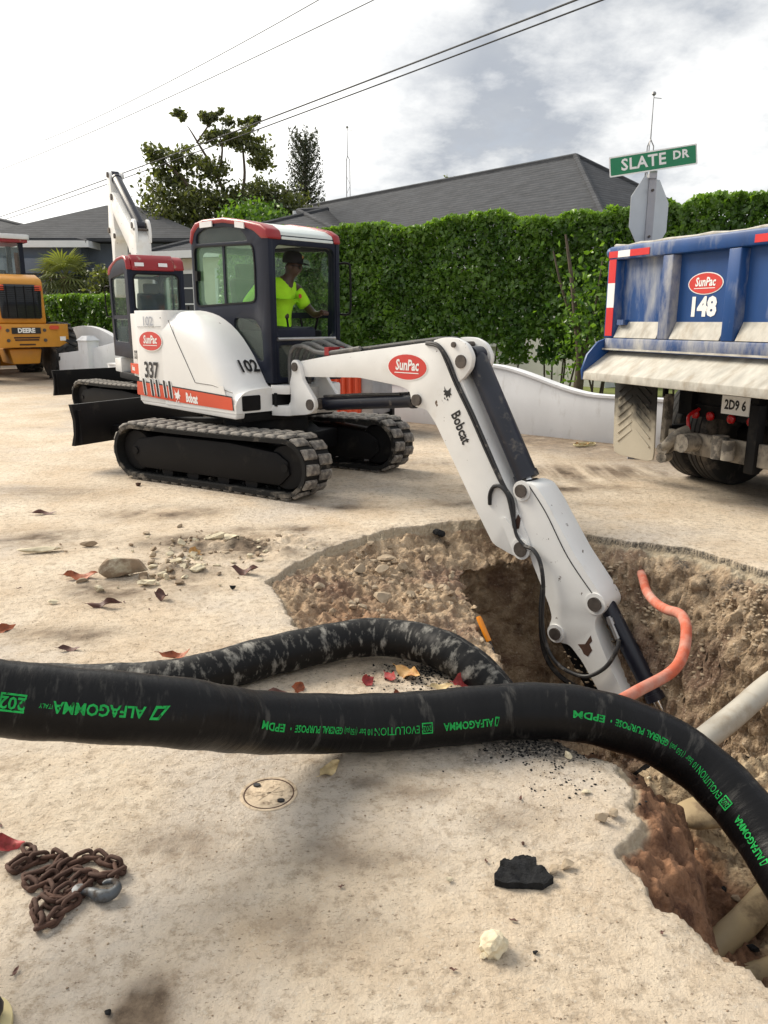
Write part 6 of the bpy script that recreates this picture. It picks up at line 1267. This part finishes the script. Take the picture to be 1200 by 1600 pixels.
def asphalt_chunk():
    o = [(-.085, -.03), (-.05, -.045), (.01, -.048), (.05, -.055), (.088, -.03), (.078, -.005), (.072, .012), (.05, .018), (.055, .05), (.038, .075), (.015, .065), (-.01, .058), (-.055, .045), (-.06, .015), (-.082, -.005)]
    bm = bmesh.new(); rows = []
    mb = MB().prism_z(o, 0, .022); bm2 = bmesh.new(); vs = [bm2.verts.new(p) for p in mb.v]
    for f in mb.f: bm2.faces.new([vs[i] for i in f])
    bmesh.ops.triangulate(bm2, faces=bm2.faces); bmesh.ops.subdivide_edges(bm2, edges=bm2.edges, cuts=3, use_grid_fill=True)
    bmesh.ops.triangulate(bm2, faces=bm2.faces); bmesh.ops.subdivide_edges(bm2, edges=bm2.edges, cuts=1)
    m2 = MB()
    for v in bm2.verts:
        q = fbm(v.co, 4, 30); v.co.x *= 1 + .05 * q; v.co.y *= 1 + .05 * fbm(v.co + Vector((9, 0, 0)), 3, 25)
        if v.co.z > .012: v.co.z += .022 * fbm(v.co, 5, 34) + .05 * v.co.y * .5
    bm2.verts.index_update(); m2.add([v.co.copy() for v in bm2.verts], [tuple(v.index for v in f.verts) for f in bm2.faces]); bm2.free(); bm.free()
    tag(obj('asphalt_chunk', m2, 'asphalt', loc=(.405, 1.945, ground_z(.405, 1.945) + .002), rotz=.05, smooth=40), 'flat jagged black asphalt chunk lying on the pavement at front right', 'asphalt chunk')
asphalt_chunk()
rock(.283, 1.672, (.042, .040, .036), 'limestone', 'white knobbly stone nearest the camera on the pavement', 90, .3, sub=3, rough=.55, facet=.4)
rock(.258, 1.652, (.016, .014, .012), 'limestone', 'tiny white chip touching the white knobbly stone', 91)
rock(.505, 1.965, (.032, .020, .016), 'soilrock', 'pinkish crumb just right of the black asphalt chunk', 92, .4); rock(.55, 1.985, (.028, .022, .020), 'soilrock', 'pinkish crumb second from the black asphalt chunk', 93)
rock(.19, 1.93, (.014, .012, .011), 'limestone', 'pale pebble left of the black asphalt chunk', 94); rock(.715, 2.21, (.030, .022, .022), 'soilrock', 'greyish stone at the pavement edge beside the brown cut face', 95); rock(.765, 2.24, (.024, .02, .018), 'soilrock', 'small stone beside the greyish one at the pavement edge', 96)
rock(.395, 1.665, (.008, .007, .007), 'asphalt', 'dark pebble right of the white knobbly stone', 97); rock(.435, 2.09, (.008, .008, .007), 'rust', 'reddish pebble behind the black asphalt chunk', 98)
rock(.70, 2.36, (.020, .014, .010), 'limestone', 'pale flake on the pavement right of centre, near the cut edge', 99); rock(.69, 2.58, (.022, .018, .018), 'limestone', 'white pebble in the black grit under the hose', 100)
rock(-.655, 1.484, (.013, .012, .010), 'asphalt', 'dark pebble at the bottom left beside the brown stain', 101)
rock(.44, 5.99, (.075, .05, .04), 'asphalt', 'dark asphalt lump on the far lip of the pit', 102, sub=2)
rock(-2.45, 7.50, (.05, .035, .03), 'rust', 'rusty brown crumb in front of the excavator track', 103)
# fallen leaves
def leaf(x, y, ln, wd, mat, label, rz, curl=.3, tilt=.1, seed=0, lift=0, group=None, wob=.5):
    r = random.Random(seed + 5); rows = []; n = 9
    for i in range(n + 1):
        u = i / n; wv = wd * math.sin(math.pi * u ** .8) ** .8 * (1 if 0 < u < 1 else .03) + .0008; zc = curl * ln * ((u - .5) ** 2) * 1.2; row = []
        for j in range(5): s = j / 2 - 1; row.append((ln * (u - .5), s * wv * .5 * (1 + .15 * r.uniform(-1, 1)), zc + abs(s) ** 1.6 * wv * (.25 + wob * math.sin(u * 7 + seed)) * .6))
        rows.append(row)
    zmin = min(p[2] for q in rows for p in q); rows = [[(a, b, c - zmin) for a, b, c in q] for q in rows]
    top = MB().grid(rows); n5 = len(top.v); V = top.v + [(a, b, c + .0012) for a, b, c in top.v]; F = top.f + [tuple(i + n5 for i in f[::-1]) for f in top.f]; mb = MB().add(V, F); mb.tube([rows[0][2], (rows[0][2][0] - ln * .14, rows[0][2][1] + .004, rows[0][2][2] + .003)], [.0016, .001], 5)
    o = obj('fallen_leaf', mb, mat, loc=(x, y, ground_z(x, y) + .004 + lift), smooth=70); o.rotation_euler = (tilt, 0, rz); tag(o, label, 'leaf', group); return o
leaf(-1.93, 4.66, .21, .08, 'leaf_rust', 'rust brown curled leaf left of the largest brown stone', .25, .35, .3, 1)
leaf(-.90, 4.77, .18, .07, 'leaf_dark', 'dark brown curled leaf on clear pavement near the pit slope', -.1, .6, .35, 2, wob=.8)
leaf(-1.60, 4.16, .20, .045, 'leaf_dark', 'dark rolled leaf in front of the rubble at left', .08, .1, .5, 3, wob=1.2)
leaf(-1.34, 5.22, .11, .09, 'leaf_tan', 'yellow tan leaf standing in the rubble on the mound', 1.2, .4, .8, 4)
leaf(-1.02, 3.47, .15, .05, 'leaf_rust', 'thin rust leaf with raised tip beside the dusty hose', .3, 1.0, .2, 5)
leaf(-2.89, 6.35, .20, .06, 'leaf_dark', 'dark thin leaf far out on the pavement at left', .2, .2, .2, 6)
leaf(-1.30, 4.28, .10, .06, 'leaf_dark', 'brown crumpled leaf right of the dark rolled leaf', -.5, .5, .3, 7, wob=.9)
leaf(-.20, 2.50, .12, .045, 'leaf_pale', 'pale yellow leaf lying on the pavement in front of the lettered hose', 1.0, .15, .25, 8)
leaf(.12, 3.26, .15, .065, 'leaf_tan', 'large tan and brown leaf between the two hoses', -.75, .5, .5, 9, .004, wob=.7)
leaf(.03, 3.24, .085, .05, 'leaf_red', 'dark red leaf just left of the large tan leaf', -1.0, .5, .4, 10)
leaf(-.075, 3.20, .075, .055, 'leaf_red', 'red leaf standing left of the others between the hoses', .9, .5, .7, 11, .004)
leaf(.355, 3.14, .10, .065, 'leaf_red', 'crimson crumpled leaf beside the bend of the dusty hose', -.1, .7, .4, 12, .004, wob=.9)
leaf(.075, 3.04, .085, .06, 'leaf_rust', 'orange red leaf nearest the lettered hose, in the middle', .2, .4, .45, 13, .004)
leaf(.255, 3.14, .11, .04, 'leaf_pale', 'thin pale leaf left of the crimson crumpled one', .12, .2, .3, 14, .004)
leaf(-.39, 3.12, .09, .055, 'leaf_rust', 'rust red leaf standing up by the shaded side of the dusty hose', 1.3, .5, .9, 15, .004)
leaf(-.49, 3.07, .13, .05, 'leaf_dark', 'dark leaf lying in the gap between the two hoses at left', .2, .3, .3, 16)
leaf(-.60, 2.98, .07, .04, 'leaf_rust', 'small orange leaf in the narrow gap where the hoses cross', .1, .3, .3, 21)
leaf(-2.02, 3.82, .12, .05, 'leaf_rust', 'rust leaf cut by the left edge of the picture', .9, .5, .6, 17)
leaf(-1.185, 2.08, .13, .05, 'leaf_red', 'pinkish red leaf tucked beside the rusty chain', .15, .3, .5, 18, wob=.8)
leaf(-1.57, 3.56, .11, .035, 'leaf_dark', 'dark sliver of leaf behind the lettered hose at far left', .1, .4, .3, 19)
leaf(2.60, 10.0, .2, .08, 'leaf_tan', 'tan leaf lying at the foot of the white wall', .1, .4, .3, 20)
for i in range(26):
    x, y = (random.uniform(-2.4, 1.0), random.uniform(1.3, 2.6)) if i < 12 else (random.uniform(-3.2, .3), random.uniform(3.6, 7))
    if float(sdf(np.array([x]), np.array([y]), O_POLY)[0]) > -.05: continue
    leaf(x, y, random.uniform(.012, .03), .008, 'leaf_dark', 'tiny dry leaf fragment lying on the pavement', random.random() * 6, .3, .2, 40 + i, group='leaf fragments on the pavement')
# rusty chain
def make_chain():
    t = thing('chain', 'rusty heap of chain with a grey steel hook on the pavement at lower left', 'chain', (-.95, 1.94, 0))
    base = MB(); L_, w_, r = .0225, .0135, .0068; pts = []
    for i in range(8): a = R(-90 + 180 * i / 7); pts.append((L_ * .55 + w_ * math.cos(a), w_ * math.sin(a), 0))
    for i in range(8): a = R(90 + 180 * i / 7); pts.append((-L_ * .55 + w_ * math.cos(a), w_ * math.sin(a), 0))
    base.tube(pts, r, 7, closed=True); me = None
    run = [(-1.10, 2.055), (-1.075, 2.02), (-1.115, 1.995), (-1.10, 1.965), (-1.06, 2.0), (-1.01, 2.025), (-.975, 2.00), (-1.0, 1.955), (-1.045, 1.935), (-1.015, 1.895), (-.975, 1.925), (-.945, 1.985), (-.91, 2.015), (-.875, 2.02), (-.84, 2.0), (-.80, 1.985), (-.785, 1.95), (-.82, 1.93), (-.87, 1.945), (-.91, 1.955), (-.945, 1.93), (-.965, 1.89), (-.93, 1.86), (-.90, 1.89), (-.885, 1.925), (-.86, 1.89), (-.885, 1.85), (-.925, 1.83), (-.955, 1.845), (-.97, 1.81), (-.945, 1.775), (-.925, 1.745), (-.90, 1.765), (-.89, 1.80), (-.87, 1.83), (-.855, 1.855)]
    sp = spline([(x, y, 0) for x, y in run], 10); S_ = [0]
    for i in range(len(sp) - 1): S_.append(S_[-1] + (sp[i + 1] - sp[i]).length)
    pitch = .0285; n = int(S_[-1] / pitch); placed = []
    for k in range(n):
        s = k * pitch; i = min(int(np.searchsorted(S_, s)), len(sp) - 2); p = sp[i]; d = (sp[i + 1] - sp[i]).normalized()
        over = sum(1 for q in placed if (q - Vector((p.x, p.y))).length < .030 and True) - 1
        zz = ground_z(p.x, p.y) + .009 + (.009 if k % 2 else .002) + min(3, max(0, over - 1)) * .010; placed.append(Vector((p.x, p.y)))
        m = Matrix.Translation(Vector((p.x, p.y, zz)) - Vector(t.location)) @ Matrix.Rotation(math.atan2(d.y, d.x), 4, 'Z') @ Matrix.Rotation(random.uniform(-.25, .25), 4, 'Y') @ Matrix.Rotation(R(55 if k % 2 else -30) + random.uniform(-.4, .4), 4, 'X')
        if me is None: o = obj('link', base, 'rust', t, smooth=80); o.matrix_local = m; me = o.data
        else: share('link', me, t, m)
    hk = spline([(.0, 0, 0), (.035, .004, 0), (.065, .0, 0), (.092, .012, 0), (.098, .036, 0), (.078, .052, 0), (.055, .046, 0), (.048, .036, 0)], 5); rr = [.010, .010, .011, .012, .013, .014, .015, .016, .017, .018, .019, .019, .019, .018, .017, .016, .016, .015, .014, .013, .013, .012, .011, .010, .010, .009, .009, .008, .008, .007, .007, .006, .006, .005, .005, .004]
    mb = MB().tube([(p.x, p.y, p.z) for p in hk], [rr[min(i, 35)] for i in range(len(hk))], 10).lathe([(.008, -.008), (.018, -.006), (.018, .006), (.008, .008)], 14, 'Z', (-.008, 0, 0))
    o = obj('hook', mb, 'hookgrey', t, smooth=60); o.location = Vector((-.865, 1.868, ground_z(-.85, 1.85) + .020)) - Vector(t.location); o.rotation_euler = (R(12), 0, R(-18))
make_chain()
def make_twine():
    sp = []
    for i in range(60): a = i * .42; sp.append((2.63 + .13 * math.cos(a) * (1 + .3 * math.sin(a * .37)), 9.98 + .12 * math.sin(a * 1.07 + .4), .012 + .02 * abs(math.sin(a * .61))))
    tag(obj('twine', MB().tube(sp, .006, 5), 'twine'), 'loose loop of pale twine on the ground before the white wall', 'twine')
make_twine()
def make_pail():
    t = thing('rimmed_object', 'dark rounded object with a yellow rim in the bottom left corner', 'unidentified', (-.975, 1.42, 0), R(35))  # boot-like shape made up for an unidentified dark rimmed object
    obj('upper', rock_mb((.10, .055, .05), 3, rough=.03, facet=.05, sub=3), 'decal_black', t, loc=(0, 0, .045), smooth=80); obj('yellow_rim', MB().prism_z(rpoly([(-.11, -.06), (.10, -.06), (.118, 0), (.10, .06), (-.11, .06)], .045), .0, .018), 'twine', t, bevel=.005)
make_pail()
